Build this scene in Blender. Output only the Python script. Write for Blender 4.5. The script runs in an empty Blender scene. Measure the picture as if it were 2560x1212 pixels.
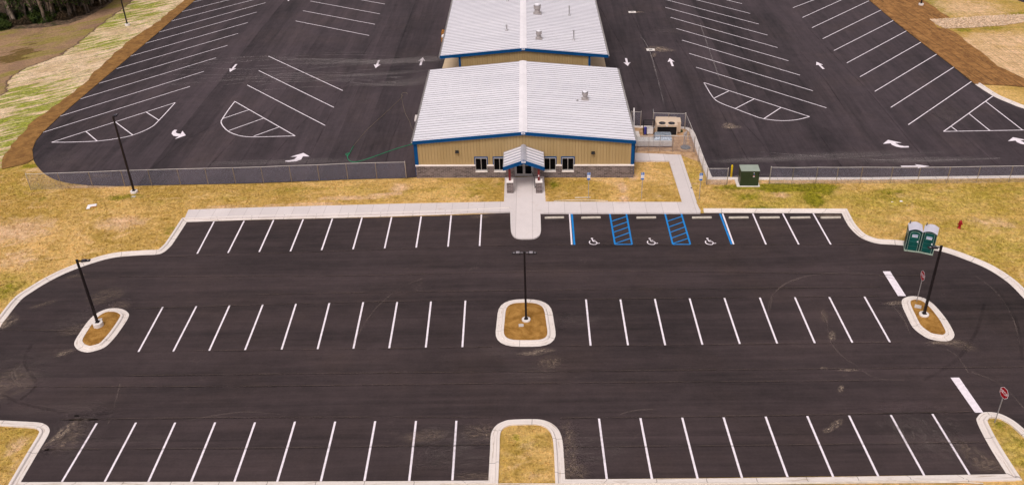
import bpy, bmesh, math, random
import numpy as np
from mathutils import Vector, Matrix
from mathutils.geometry import tessellate_polygon
random.seed(7); rng = np.random.default_rng(7)
S = bpy.context.scene; COL = S.collection; R = math.radians

# ------------------------------------------------------------------ camera
F_PX, CAM_H, PITCH, YAW, ROLL, CAM_X = 2246.08, 41.505, 0.5473, 0.0350, -0.0344, 0.563
def cam_basis():
    cp, sp = math.cos(PITCH), math.sin(PITCH)
    f = Vector((0, cp, -sp)); u = Vector((0, sp, cp)); x = Vector((1, 0, 0))
    m = Matrix.Rotation(YAW, 3, 'Z'); f, u, x = m @ f, m @ u, m @ x
    c, s = math.cos(ROLL), math.sin(ROLL)
    return c * x + s * u, -s * x + c * u, f
CX, CU, CF = cam_basis()
CAM = Vector((CAM_X, 0, CAM_H))
cd = bpy.data.cameras.new('camera'); co = bpy.data.objects.new('camera', cd); COL.objects.link(co)
cd.sensor_width = 36; cd.lens = 36 * F_PX / 2560; cd.clip_start = 0.5; cd.clip_end = 3000
mw = Matrix((CX, CU, -CF)).transposed().to_4x4(); mw.translation = CAM
co.matrix_world = mw; S.camera = co
S.render.resolution_x, S.render.resolution_y = 1024, 484

def G(px, py, z=0.0):
    """ground point (height z) surveyed from the photograph"""
    d = CF * F_PX + CX * (px - 1280) - CU * (py - 606)
    t = (z - CAM_H) / d.z
    p = CAM + d * t
    return (p.x, p.y)

# ------------------------------------------------------------------ world and sun (overcast)
SUN_EL, SUN_ROT = R(58), R(200)
w = bpy.data.worlds.new('World'); S.world = w; w.use_nodes = True
nt = w.node_tree; nt.nodes.clear()
sky = nt.nodes.new('ShaderNodeTexSky'); sky.sky_type = 'NISHITA'; sky.sun_disc = False
sky.sun_elevation = SUN_EL; sky.sun_rotation = SUN_ROT; sky.dust_density = 4; sky.air_density = 1.0; sky.ozone_density = 1
hs = nt.nodes.new('ShaderNodeHueSaturation'); hs.inputs['Saturation'].default_value = 0.12
tint = nt.nodes.new('ShaderNodeMix'); tint.data_type = 'RGBA'; tint.blend_type = 'MULTIPLY'
tint.inputs[0].default_value = 1; tint.inputs[7].default_value = (1.0, 0.93, 0.97, 1)
bg = nt.nodes.new('ShaderNodeBackground'); bg.inputs[1].default_value = 0.12
wo = nt.nodes.new('ShaderNodeOutputWorld')
nt.links.new(sky.outputs[0], hs.inputs['Color']); nt.links.new(hs.outputs[0], tint.inputs[6])
nt.links.new(tint.outputs[2], bg.inputs[0]); nt.links.new(bg.outputs[0], wo.inputs[0])
sl = bpy.data.lights.new('sun', 'SUN'); so = bpy.data.objects.new('sun', sl); COL.objects.link(so)
sl.energy = 1.3; sl.angle = R(22); sl.color = (1, 0.95, 0.89)
sd = Vector((math.sin(SUN_ROT) * math.cos(SUN_EL), math.cos(SUN_ROT) * math.cos(SUN_EL), math.sin(SUN_EL)))
so.rotation_euler = sd.to_track_quat('Z', 'Y').to_euler()
S.view_settings.view_transform = 'Standard'; S.view_settings.look = 'None'
S.view_settings.exposure = 0.16; S.view_settings.gamma = 1

# ------------------------------------------------------------------ node helpers
def new_mat(name):
    m = bpy.data.materials.new(name); m.use_nodes = True
    t = m.node_tree; t.nodes.clear()
    return m, t
def srgb(r, g, b):
    f = lambda c: ((c / 255 + 0.055) / 1.055) ** 2.4 if c > 10 else c / 255 / 12.92
    return (f(r), f(g), f(b), 1)
class N:
    def __init__(s, t): s.t = t
    def _in(s, node, k, v):
        if v is None: return
        if hasattr(v, 'is_output') or isinstance(v, bpy.types.NodeSocket): s.t.links.new(v, node.inputs[k])
        else: node.inputs[k].default_value = v
    def node(s, ty, ins={}, **kw):
        n = s.t.nodes.new(ty)
        for k, v in kw.items(): setattr(n, k, v)
        for k, v in ins.items(): s._in(n, k, v)
        return n
    def pos(s): return s.node('ShaderNodeNewGeometry').outputs['Position']
    def obj(s): return s.node('ShaderNodeTexCoord').outputs['Object']
    def uv(s): return s.node('ShaderNodeTexCoord').outputs['UV']
    def scale(s, v, sc, rot=0, loc=(0, 0, 0)):
        if rot: v = s.node('ShaderNodeMapping', {'Vector': v, 'Rotation': (0, 0, -rot)}).outputs[0]   # long axis of the grain turned to angle rot
        return s.node('ShaderNodeMapping', {'Vector': v, 'Scale': sc, 'Location': loc}).outputs[0]
    def noise(s, v, sc, det=3, rough=0.55, dist=0.0):
        return s.node('ShaderNodeTexNoise', {'Vector': v, 'Scale': sc, 'Detail': det, 'Roughness': rough, 'Distortion': dist}).outputs[0]
    def ramp(s, x, a, b, lo=0.0, hi=1.0, smooth=True):
        n = s.node('ShaderNodeMapRange', {0: x, 1: a, 2: b, 3: lo, 4: hi})
        if smooth: n.interpolation_type = 'SMOOTHSTEP'
        return n.outputs[0]
    def mix(s, f, a, b, mode='MIX'):
        n = s.t.nodes.new('ShaderNodeMix'); n.data_type = 'RGBA'; n.blend_type = mode
        s._in(n, 0, f); s._in(n, 6, a); s._in(n, 7, b); return n.outputs[2]
    def math(s, op, a, b=None, c=None):
        n = s.t.nodes.new('ShaderNodeMath'); n.operation = op
        s._in(n, 0, a); s._in(n, 1, b); s._in(n, 2, c); return n.outputs[0]
    def sep(s, v): return s.node('ShaderNodeSeparateXYZ', {0: v}).outputs
    def comb(s, x, y, z): return s.node('ShaderNodeCombineXYZ', {0: x, 1: y, 2: z}).outputs[0]
    def attr(s, name): return s.node('ShaderNodeAttribute', attribute_name=name).outputs['Fac']
    def white(s, v): return s.node('ShaderNodeTexWhiteNoise', {'Vector': v}).outputs['Value']
    def bump(s, h, d=0.02, st=0.5): return s.node('ShaderNodeBump', {'Strength': st, 'Distance': d, 'Height': h}).outputs[0]
    def out(s, col, rough=0.8, normal=None, metal=0.0, alpha=None, spec=0.3):
        b = s.node('ShaderNodeBsdfPrincipled', {'Base Color': col, 'Roughness': rough, 'Metallic': metal, 'Specular IOR Level': spec})
        if normal is not None: s.t.links.new(normal, b.inputs['Normal'])
        o = s.node('ShaderNodeOutputMaterial')
        if alpha is None: s.t.links.new(b.outputs[0], o.inputs[0])
        else:
            tr = s.node('ShaderNodeBsdfTransparent'); mx = s.node('ShaderNodeMixShader')
            s._in(mx, 0, alpha); s.t.links.new(tr.outputs[0], mx.inputs[1]); s.t.links.new(b.outputs[0], mx.inputs[2])
            s.t.links.new(mx.outputs[0], o.inputs[0])

def simple(name, col, rough=0.6, var=0.12, sc=3.0, metal=0.0, spec=0.3, bump=0.0, dirt=None):
    m, t = new_mat(name); n = N(t); p = n.pos()
    v = n.noise(p, sc, 4); v2 = n.noise(p, sc * 9, 2)
    a = tuple(c * (1 - var) for c in col[:3]) + (1,); b = tuple(min(1, c * (1 + var)) for c in col[:3]) + (1,)
    c = n.mix(n.ramp(n.math('ADD', n.math('MULTIPLY', v, .7), n.math('MULTIPLY', v2, .3)), .35, .65), a, b)
    if dirt: c = n.mix(n.ramp(n.noise(p, sc * .7, 5, .7), .55, .8, 0, dirt[1]), c, dirt[0])
    n.out(c, rough, n.bump(v2, .02, bump) if bump else None, metal, spec=spec)
    return m

M = {}
M['white_paint'] = simple('white_paint', (.80, .725, .755, 1), .65, .09, 3.5, dirt=((.30, .25, .24, 1), .6))
M['blue_paint'] = simple('blue_paint', (.002, .205, .56, 1), .6, .10, 2, dirt=((.03, .12, .3, 1), .4))
M['pole_black'] = simple('pole_black', (.012, .008, .009, 1), .45, .1)
M['fixture_grey'] = simple('fixture_grey', (.34, .31, .33, 1), .4, .08, metal=.2)
M['fixture_dark'] = simple('fixture_dark', (.05, .045, .055, 1), .45, .1)
M['concrete_base'] = simple('concrete_base', (.72, .66, .61, 1), .85, .07, 4, bump=.2, dirt=((.45, .37, .28, 1), .5))
M['galv'] = simple('galvanised_steel', (.42, .40, .40, 1), .45, .1, 5, metal=.5)
M['galv_light'] = simple('galvanised_vent', (.38, .34, .325, 1), .5, .12, 6, metal=.15)
M['black'] = simple('matt_black', (.01, .01, .012, 1), .6)
M['trim_blue'] = simple('trim_blue', (.001, .064, .200, 1), .5, .08, .8, spec=.15)
M['soffit'] = simple('soffit', (.45, .42, .40, 1), .8)
M['red_steel'] = simple('red_primer_steel', (.17, .018, .018, 1), .55, .2, 6)
M['sill'] = simple('cast_stone', (.82, .75, .70, 1), .85, .07, 4)
M['alu'] = simple('anodised_aluminium', (.46, .43, .41, 1), .45, .05, metal=.2)
M['ac_beige'] = simple('beige_enamel', (.62, .48, .35, 1), .5, .05, 2)
M['duct'] = simple('duct_white', (.58, .55, .51, 1), .55, .06, 3)
M['silver'] = simple('silver_foil', (.30, .34, .38, 1), .35, .4, 7, metal=.5, bump=.5)
M['green_box'] = simple('green_enamel', (.030, .044, .020, 1), .4, .12, 2)
M['green_top'] = simple('green_enamel_lid', (.29, .33, .27, 1), .5, .05, 2)
M['yellow'] = simple('yellow_paint', (.72, .50, .01, 1), .45, .07, 3)
M['hydrant_red'] = simple('hydrant_red', (.33, .006, .010, 1), .4, .15, 6)
M['sign_red'] = simple('sign_red', (.36, .004, .010, 1), .4, .05)
M['sign_white'] = simple('sign_white', (.80, .76, .78, 1), .4, .03)
M['sign_blue'] = simple('sign_blue', (.006, .13, .42, 1), .4, .05)
M['toilet_green'] = simple('toilet_green', (.004, .075, .062, 1), .45, .25, 2.5)
M['toilet_dark'] = simple('toilet_dark', (.003, .035, .035, 1), .5, .2, 2.5)
M['toilet_edge'] = simple('toilet_edge', (.38, .46, .36, 1), .6, .15, 6)
M['toilet_roof'] = simple('toilet_roof', (.56, .54, .60, 1), .5, .05, 5)
M['hose_green'] = simple('hose_green', (.008, .28, .12, 1), .5)
M['cable'] = simple('cable_tan', (.22, .17, .12, 1), .7)
M['pvc'] = simple('pale_pipe', (.70, .62, .52, 1), .5, .1)
M['cardboard_white'] = simple('white_board', (.80, .76, .74, 1), .7, .05)
M['orange_wood'] = simple('orange_wood', (.50, .22, .05, 1), .8, .3, 6)
M['handhole'] = simple('handhole_cover', (.50, .45, .41, 1), .85, .1, 6)
M['purple'] = simple('blue_purple_plastic', (.05, .05, .30, 1), .5)
M['plate_base'] = simple('weathered_base', (.22, .22, .21, 1), .7, .25, 8, metal=.3)
M['fence_post'] = simple('fence_steel', (.60, .56, .52, 1), .5, .1, 5)
M['fence_wire'] = simple('fence_wire', (.25, .25, .32, 1), .5, .15, 5)
M['wheel_stop'] = simple('wheel_stop_concrete', (.52, .46, .38, 1), .9, .14, 5, dirt=((.30, .23, .15, 1), .5))
M['rubber'] = simple('rubber_grey', (.10, .10, .10, 1), .8)
M['stone'] = simple('rubble_stone', (.58, .42, .28, 1), .9, .35, 3)

def glass_mat():
    m, t = new_mat('dark_glass'); n = N(t)
    n.out((.003, .003, .004, 1), .12, spec=.06); return m
M['glass'] = glass_mat()

# --- asphalt: paving lanes run along one axis, with fine aggregate and dusty cloudiness
def asphalt(name, axis, lane, base, tone):
    m, t = new_mat(name); n = N(t); p = n.pos(); x, y, z = n.sep(p)[:3]
    if axis == 'x': a, b = y, x; sv = (.035, .55, 1)
    else: a, b = x, y; sv = (.5, .03, 1)
    wob = n.math('MULTIPLY', n.math('SUBTRACT', n.noise(n.scale(p, (.05, .05, 0)), 1, 2), .5), .5)
    aa = n.math('ADD', a, wob)
    q = n.math('DIVIDE', aa, lane)
    lane_r = n.white(n.comb(n.math('FLOOR', q), 3.3, 1.7))
    fr = n.math('FRACT', q)
    cross = n.ramp(fr, 0, 1, -.5, .5, False)
    streak = n.noise(n.scale(p, sv), 1, 6, .65)
    streak2 = n.noise(n.scale(p, tuple(k * 5 for k in sv)), 1, 4, .6)
    cloud = n.noise(p, .06, 5, .6, .6)
    mott = n.noise(p, .9, 5, .65)
    grain = n.ramp(n.noise(p, 5.5, 5, .85), .3, .7, 0, 1, False)
    speck = n.ramp(n.noise(p, 38, 2, .6), .66, .74)
    v = n.math('MULTIPLY', n.math('SUBTRACT', lane_r, .5), .34)
    v = n.math('ADD', v, n.math('MULTIPLY', cross, .13))
    for s_, k in ((streak, 1.7), (streak2, .85), (cloud, 1.1), (mott, .75), (grain, .40)):
        v = n.math('ADD', v, n.math('MULTIPLY', n.math('SUBTRACT', s_, .5), k))
    v = n.math('ADD', v, 1.0)
    col = n.mix(1.0, tuple(base) + (1,), n.comb(v, v, v), 'MULTIPLY')
    warm = n.ramp(n.noise(n.scale(p, (.13, .13, 0), loc=(7, 3, 0)), 1, 4, .6), .45, .75, 0, .5)
    col = n.mix(warm, col, n.mix(1.0, (base[0] * 1.18, base[1] * 1.12, base[2] * .95, 1), n.comb(v, v, v), 'MULTIPLY'))
    # thin seam where two lanes meet
    d = n.math('ABSOLUTE', n.math('SUBTRACT', fr, .5)); seam = n.ramp(d, .488, .499)
    seam = n.math('MULTIPLY', seam, n.ramp(n.noise(n.scale(p, tuple(k * 3 for k in sv)), 1, 3), .42, .62, .05, .42))
    col = n.mix(seam, col, (base[0] * .55, base[1] * .55, base[2] * .6, 1))
    dust = n.math('MULTIPLY', n.ramp(n.noise(n.scale(p, (.35, .35, 0) if axis == 'x' else (.35, .2, 0), loc=(1, 9, 0)), 1, 6, .75), .6, .8), n.ramp(grain, .3, .7))
    col = n.mix(n.math('MULTIPLY', dust, .28), col, (.26, .19, .16, 1))
    col = n.mix(n.math('MULTIPLY', speck, .18), col, (.22, .17, .16, 1))
    n.out(col, n.ramp(streak, .3, .7, .72, .92), n.bump(grain, .01, .35), spec=.25)
    return m
M['asphalt_front'] = asphalt('asphalt_front', 'x', 3.35, (.0400, .0275, .0275), 1)
M['asphalt_rear'] = asphalt('asphalt_rear', 'y', 3.1, (.0480, .0350, .0385), 1)

def concrete(name, base, jx=None, jy=None, uvjoint=None):
    m, t = new_mat(name); n = N(t); p = n.pos(); x, y, z = n.sep(p)[:3]
    c1 = n.noise(p, .5, 5, .6); c2 = n.noise(p, 7, 4, .65); c3 = n.noise(p, 30, 2)
    v = n.math('ADD', 1.0, n.math('ADD', n.math('MULTIPLY', n.math('SUBTRACT', c1, .5), .22), n.math('MULTIPLY', n.math('SUBTRACT', c2, .5), .22)))
    v = n.math('ADD', v, n.math('MULTIPLY', n.math('SUBTRACT', c3, .5), .12))
    if jx:   # each flag a slightly different tone
        cell = n.white(n.comb(n.math('FLOOR', n.math('DIVIDE', x, jx)), 1.0, 2.0))
        v = n.math('ADD', v, n.math('MULTIPLY', n.math('SUBTRACT', cell, .5), .09))
    col = n.mix(1.0, tuple(base) + (1,), n.comb(v, v, v), 'MULTIPLY')
    col = n.mix(n.ramp(n.noise(p, 1.3, 6, .7), .56, .8, 0, .45), col, (base[0] * .72, base[1] * .60, base[2] * .45, 1))
    for s_, j in ((x, jx), (y, jy)):
        if j:
            d = n.math('ABSOLUTE', n.math('SUBTRACT', n.math('FRACT', n.math('DIVIDE', s_, j)), .5))
            col = n.mix(n.ramp(d, .5 - .022 / j, .5 - .008 / j, 0, .55), col, (.22, .18, .16, 1))
    if uvjoint:
        u, vv = n.sep(n.uv())[:2]
        d = n.math('ABSOLUTE', n.math('SUBTRACT', n.math('FRACT', n.math('DIVIDE', u, uvjoint)), .5))
        col = n.mix(n.ramp(d, .5 - .03 / uvjoint, .5 - .010 / uvjoint, 0, .8), col, (.18, .15, .13, 1))
        # dirt washed into the gutter
        g = n.math('MULTIPLY', n.ramp(vv, .02, .10), n.ramp(vv, .42, .30))
        nz = n.ramp(n.noise(n.comb(n.math('MULTIPLY', u, .45), n.math('MULTIPLY', vv, 7), 0), 1, 6, .75), .53, .64)
        col = n.mix(n.math('MULTIPLY', n.math('MULTIPLY', g, nz), .7), col, (.30, .20, .11, 1))
        ln = n.math('MULTIPLY', n.ramp(vv, .40, .44), n.ramp(vv, .50, .46))  # separate faint line, evenly darker along the kerb face
        col = n.mix(n.math('MULTIPLY', ln, .15), col, (.36, .30, .28, 1))
    n.out(col, .85, n.bump(c2, .01, .2), spec=.2)
    return m
M['kerb'] = concrete('kerb_concrete', (.72, .645, .585), uvjoint=3.05)
M['sidewalk'] = concrete('sidewalk_concrete', (.64, .575, .55), jx=1.52)
M['apron'] = concrete('apron_concrete', (.62, .47, .31), jy=3)

# --- masonry and siding
def masonry(name, plane='x', sc=1.0):
    m, t = new_mat(name); n = N(t); p = n.obj(); x, y, z = n.sep(p)[:3]
    v = n.comb(n.math('ADD', x, y), z, 0)
    br = n.node('ShaderNodeTexBrick', {'Vector': v, 'Color1': (.085, .067, .063, 1), 'Color2': (.205, .165, .155, 1), 'Mortar': (.33, .27, .25, 1),
        'Scale': 1.0, 'Mortar Size': .013, 'Mortar Smooth': .25, 'Bias': 0.0, 'Brick Width': .405, 'Row Height': .155}); br.offset = .5
    nz = n.noise(p, 11, 5, .7); nz2 = n.noise(p, 1.2, 4, .6)
    f = n.math('ADD', .62, n.math('ADD', n.math('MULTIPLY', nz, .5), n.math('MULTIPLY', nz2, .35)))
    col = n.mix(1.0, br.outputs[0], n.comb(f, f, f), 'MULTIPLY')
    col = n.mix(n.ramp(nz2, .5, .72, 0, .35), col, (.30, .24, .215, 1))
    n.out(col, .95, n.bump(n.math('ADD', nz, n.math('MULTIPLY', br.outputs[1], -1)), .03, .6), spec=.15)
    return m
M['masonry'] = masonry('split_face_block')
def siding():
    m, t = new_mat('tan_siding'); n = N(t); p = n.obj(); x, y, z = n.sep(p)[:3]
    a = n.math('ADD', x, y)
    st = n.noise(n.comb(n.math('MULTIPLY', a, 1.6), n.math('MULTIPLY', z, .12), 0), 1, 4, .6)
    col = n.mix(n.ramp(st, .3, .7), (.375, .262, .118, 1), (.43, .305, .145, 1))
    n.out(col, .5, spec=.3); return m
M['siding'] = siding()
M['siding_line'] = simple('siding_groove', (.285, .195, .09, 1), .6)
def roofmat():
    m, t = new_mat('white_standing_seam'); n = N(t); p = n.obj()
    c = n.mix(n.ramp(n.noise(n.scale(p, (.15, .6, 1)), 1, 5, .6), .35, .7), (.72, .70, .73, 1), (.81, .785, .81, 1))
    c = n.mix(n.ramp(n.noise(n.scale(p, (.4, .15, 1)), 1, 6, .7), .6, .8, 0, .5), c, (.66, .60, .58, 1))
    n.out(c, .42, n.bump(n.noise(n.scale(p, (.3, 2, 1)), 1, 3), .02, .12), spec=.35); return m
M['roof'] = roofmat()
M['seam'] = simple('roof_seam', (.34, .32, .34, 1), .5, .06)  # ribs greyer than the panels: seam shading put into their colour
M['canopy_roof'] = simple('galvalume', (.42, .41, .45, 1), .45, .10, 3, metal=.1)
M['ridge'] = simple('ridge_metal', (.80, .755, .76, 1), .45, .06, .7)

# --- ground: one terrain sheet whose grass, straw, bare soil and woodland litter are real ground cover
def ground_mat():
    m, t = new_mat('terrain'); n = N(t); p = n.pos(); x, y, z = n.sep(p)[:3]
    big = n.noise(p, .07, 5, .6, .8); mid = n.noise(n.scale(p, (.5, 1.1, 1)), .9, 6, .65, .5); fine = n.ramp(n.noise(n.scale(p, (1, .8, 1)), 2.6, 6, .9), .38, .62, 0, 1, False); tiny = n.ramp(n.noise(n.scale(p, (1, .6, 1)), 6, 5, .9), .36, .64, 0, 1, False)
    clump = n.noise(p, 1.7, 5, .7, .4)
    # dormant grass
    c = n.mix(n.ramp(big, .40, .62), (.45, .285, .070, 1), (.665, .425, .155, 1))
    c = n.mix(n.ramp(mid, .46, .66, 0, .62), c, (.33, .215, .035, 1))
    c = n.mix(n.ramp(n.noise(n.scale(p, (.6, 1.3, 1), rot=R(12), loc=(9, 2, 0)), 1.6, 6, .75, .8), .52, .68, 0, .5), c, (.72, .475, .20, 1))
    c = n.mix(n.ramp(n.noise(p, .33, 6, .7, 1.0), .52, .70, 0, .75), c, (.72, .475, .22, 1))
    ol = n.math('ADD', n.attr('olive'), n.math('MULTIPLY', n.math('SUBTRACT', n.noise(n.scale(p, (.7, 1.2, 1), loc=(4, 1, 0)), .55, 6, .72, .8), .5), 1.15))
    c = n.mix(n.ramp(ol, .14, .8, 0, .8), c, n.mix(fine, (.235, .205, .012, 1), (.46, .36, .055, 1)))
    # young green growth
    gr = n.math('ADD', n.attr('green'), n.math('MULTIPLY', n.math('SUBTRACT', clump, .5), 1.5))
    gr = n.math('ADD', gr, n.math('MULTIPLY', n.math('SUBTRACT', n.noise(p, .16, 5, .6, .5), .56), 1.2))
    gm = n.ramp(gr, .30, .85, 0, .88)
    c = n.mix(gm, c, n.mix(fine, (.105, .110, .003, 1), (.285, .250, .014, 1)))
    # bare tan soil / straw
    bs = n.math('ADD', n.attr('bare'), n.math('MULTIPLY', n.math('SUBTRACT', n.noise(p, .8, 6, .7, .8), .5), .9))
    bm = n.ramp(bs, .35, .75)
    c = n.mix(bm, c, n.mix(n.ramp(mid, .35, .65), (.56, .36, .18, 1), (.72, .485, .285, 1)))
    fl = n.noise(n.scale(p, (.06, 1.6, 1), rot=R(-86)), 1, 6, .7, .3)
    c = n.mix(n.math('MULTIPLY', n.ramp(n.math('MULTIPLY', n.math('ABSOLUTE', n.math('SUBTRACT', fl, .5)), -1), -.03, 0, 0, .8), n.attr('field')), c, (.33, .22, .08, 1))
    # straw slope: pale mulch with raked streaks and green rows
    sa = n.attr('straw')
    q = n.scale(p, (.16, 1.5, 1), rot=R(38))
    sk = n.noise(q, 1, 6, .68, .6); sk2 = n.noise(n.scale(q, (1, 1, 1), loc=(20, 4, 0)), 1.1, 6, .7, .7)
    sc_ = n.mix(n.ramp(n.noise(p, .3, 6, .7), .35, .65), (.55, .39, .225, 1), (.74, .56, .375, 1))
    sc_ = n.mix(n.math('MULTIPLY', n.ramp(n.math('ADD', sk, n.math('MULTIPLY', n.attr('green'), .13)), .53, .62), n.ramp(clump, .2, .55, .35, 1)), sc_, n.mix(fine, (.16, .20, .01, 1), (.36, .37, .05, 1)))
    sc_ = n.mix(n.ramp(n.math('ADD', n.math('MULTIPLY', n.math('ABSOLUTE', n.math('SUBTRACT', sk2, .5)), -1.0), n.math('MULTIPLY', n.math('SUBTRACT', clump, .5), .06)), -.016, .0, 0, .85), sc_, (.13, .09, .07, 1))
    edge = n.math('ADD', sa, n.math('MULTIPLY', n.math('SUBTRACT', n.noise(p, .45, 5, .7), .5), .55))
    c = n.mix(n.ramp(edge, .42, .54), c, sc_)
    # damp brown soil field
    so_ = n.mix(n.ramp(n.noise(p, .25, 6, .65, .6), .35, .65), (.255, .155, .095, 1), (.33, .205, .115, 1))
    so_ = n.mix(n.ramp(n.noise(n.scale(p, (.25, .6, 1), rot=R(42)), .45, 5, .65, .4), .46, .60, 0, .8), so_, (.25, .205, .045, 1))
    so_ = n.mix(n.ramp(n.noise(n.scale(p, (.3, 1, 1), rot=R(45), loc=(3, 8, 0)), .6, 6, .7, 1), .60, .68, 0, .6), so_, (.13, .085, .045, 1))
    e2 = n.math('ADD', n.attr('soil'), n.math('MULTIPLY', n.math('SUBTRACT', n.noise(p, .5, 6, .75), .5), .9))
    so_ = n.mix(n.math('MULTIPLY', n.ramp(e2, .44, .50), n.ramp(e2, .64, .54)), so_, (.14, .085, .06, 1))
    c = n.mix(n.ramp(e2, .44, .50), c, so_)
    # wet patch
    e3 = n.math('ADD', n.attr('wet'), n.math('MULTIPLY', n.math('SUBTRACT', n.noise(n.scale(p, (.3, 1, 1), rot=R(42)), .7, 6, .7, .6), .5), 1.3))
    c = n.mix(n.ramp(e3, .45, .55, 0, .9), c, (.13, .083, .022, 1))
    # woodland litter
    wl = n.mix(n.ramp(n.noise(p, 1.2, 6, .8), .4, .65), (.06, .042, .028, 1), (.22, .145, .095, 1))
    wl = n.mix(n.ramp(n.noise(p, .35, 5, .6, .8), .52, .66, 0, .6), wl, (.035, .045, .010, 1))
    c = n.mix(n.ramp(n.math('ADD', n.attr('woods'), n.math('MULTIPLY', n.math('SUBTRACT', n.noise(p, .4, 5, .7), .5), .4)), .42, .56), c, wl)
    f = n.math('ADD', .57, n.math('ADD', n.math('MULTIPLY', fine, .52), n.math('MULTIPLY', tiny, .48)))
    c = n.mix(1.0, c, n.comb(f, f, f), 'MULTIPLY')
    n.out(c, .95, n.bump(n.math('ADD', fine, n.math('MULTIPLY', clump, 2)), .05, .6), spec=.1)
    return m
M['terrain'] = ground_mat()
def mat_mulch(name, a, b, lines=None, rot=0):
    m, t = new_mat(name); n = N(t); p = n.pos()
    v = n.noise(p, 1.1, 6, .7, .6); f = n.noise(p, 9, 5, .8); g = n.noise(p, 28, 3, .8)
    c = n.mix(n.ramp(v, .35, .66), a + (1,), b + (1,))
    if lines:
        q = n.scale(p, (.10, 1.3, 1), rot=rot)
        k = n.noise(q, 1.0, 6, .7, .4)
        if lines > .5:   # seams between the laid rolls
            qy = n.math('ADD', n.math('DIVIDE', n.sep(n.scale(p, (1, 1, 1), rot=rot))[1], 1.25), n.math('MULTIPLY', k, .35))
            dd = n.math('ABSOLUTE', n.math('SUBTRACT', n.math('FRACT', qy), .5))
            c = n.mix(n.math('MULTIPLY', n.ramp(dd, .44, .49, 0, .75), n.ramp(n.noise(q, 2.5, 4, .7), .38, .58)), c, (.05, .03, .015, 1))
        c = n.mix(n.ramp(n.math('MULTIPLY', n.math('ABSOLUTE', n.math('SUBTRACT', k, .5)), -1), -.022, 0, 0, lines), c, (.05, .03, .015, 1))
    s = n.math('ADD', .5, n.math('ADD', n.math('MULTIPLY', f, .6), n.math('MULTIPLY', g, .4)))
    c = n.mix(1.0, c, n.comb(s, s, s), 'MULTIPLY')
    c = n.mix(n.ramp(g, .66, .74, 0, .7), c, (.55, .36, .16, 1))
    n.out(c, .95, n.bump(f, .05, .8), spec=.1); return m
M['mulch'] = mat_mulch('pine_mulch', (.235, .112, .022), (.41, .215, .055))
M['mat_left'] = mat_mulch('erosion_mat_left', (.195, .096, .032), (.32, .168, .052), .40, R(42))
M['mat_right'] = mat_mulch('erosion_mat_right', (.225, .105, .036), (.37, .185, .062), .75, R(-84))
M['gravel'] = mat_mulch('gravel', (.34, .20, .10), (.58, .38, .22))

def decal_mat(name, col, amount, stretch=(1, 1), sc=2.5, lo=.35, hi=.8, grain=True):
    """thin film of dust or rubber: covers part of the asphalt below it"""
    m, t = new_mat(name); n = N(t); u, v = n.sep(n.uv())[:2]; p = n.pos()
    rr = n.math('SQRT', n.math('ADD', n.math('POWER', n.math('SUBTRACT', u, .5), 2), n.math('POWER', n.math('SUBTRACT', v, .5), 2)))
    fall = n.ramp(rr, .5, .12)
    nz = n.ramp(n.noise(n.comb(n.math('MULTIPLY', u, stretch[0]), n.math('MULTIPLY', v, stretch[1]), n.math('MULTIPLY', n.sep(p)[0], .05)), sc, 7, .8), lo, hi)
    g = n.ramp(n.noise(p, 7, 5, .85), .36, .66)
    a = n.math('MULTIPLY', n.math('MULTIPLY', fall, nz), amount)
    if grain: a = n.math('MULTIPLY', a, g)
    n.out(col + (1,), .9, alpha=a, spec=.1); return m
M['dust'] = decal_mat('dust_film', (.42, .31, .22), .62, (3, 7), 1.6, .38, .7)
M['dust_soft'] = decal_mat('soft_dust_film', (.24, .19, .17), .38, (3, 8), 1.8, .36, .72)
M['dust_bright'] = decal_mat('bright_dust_film', (.60, .46, .34), .95, (2.5, 6), 1.6, .40, .66)
M['grime'] = decal_mat('scuffed_dark_film', (.020, .017, .018), .38, (2.2, 5), 1.6, .40, .7)
M['scuff'] = decal_mat('scuffed_pale_film', (.19, .155, .14), .55, (14, 4), 1.5, .42, .68)
M['dust_streak'] = decal_mat('streaky_dust_film', (.27, .235, .225), .8, (2, 16), 1.5, .35, .65)
def line_mat(name, col, amount):
    m, t = new_mat(name); n = N(t); p = n.pos(); u, v = n.sep(n.uv())[:2]
    a = n.math('MULTIPLY', n.ramp(n.noise(p, .35, 4, .7), .36, .6, .15, 1), amount)
    a = n.math('MULTIPLY', a, n.ramp(n.math('ABSOLUTE', n.math('SUBTRACT', v, .5)), .5, .15))
    a = n.math('MULTIPLY', a, n.ramp(n.noise(p, 9, 2, .6), .3, .6, .3, 1))
    n.out(col + (1,), .9, alpha=a, spec=.1); return m
M['tyre_pale'] = line_mat('pale_tyre_mark', (.26, .20, .17), .28)
M['tyre_trail'] = line_mat('tyre_trail', (.34, .30, .29), .55)
M['tyre_dark'] = line_mat('dark_tyre_mark', (.012, .010, .011), .22)
M['joint_dark'] = line_mat('open_paving_joint', (.012, .009, .010), .38)
M['joint_pale'] = line_mat('dusty_paving_joint', (.26, .19, .14), .26)

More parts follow.
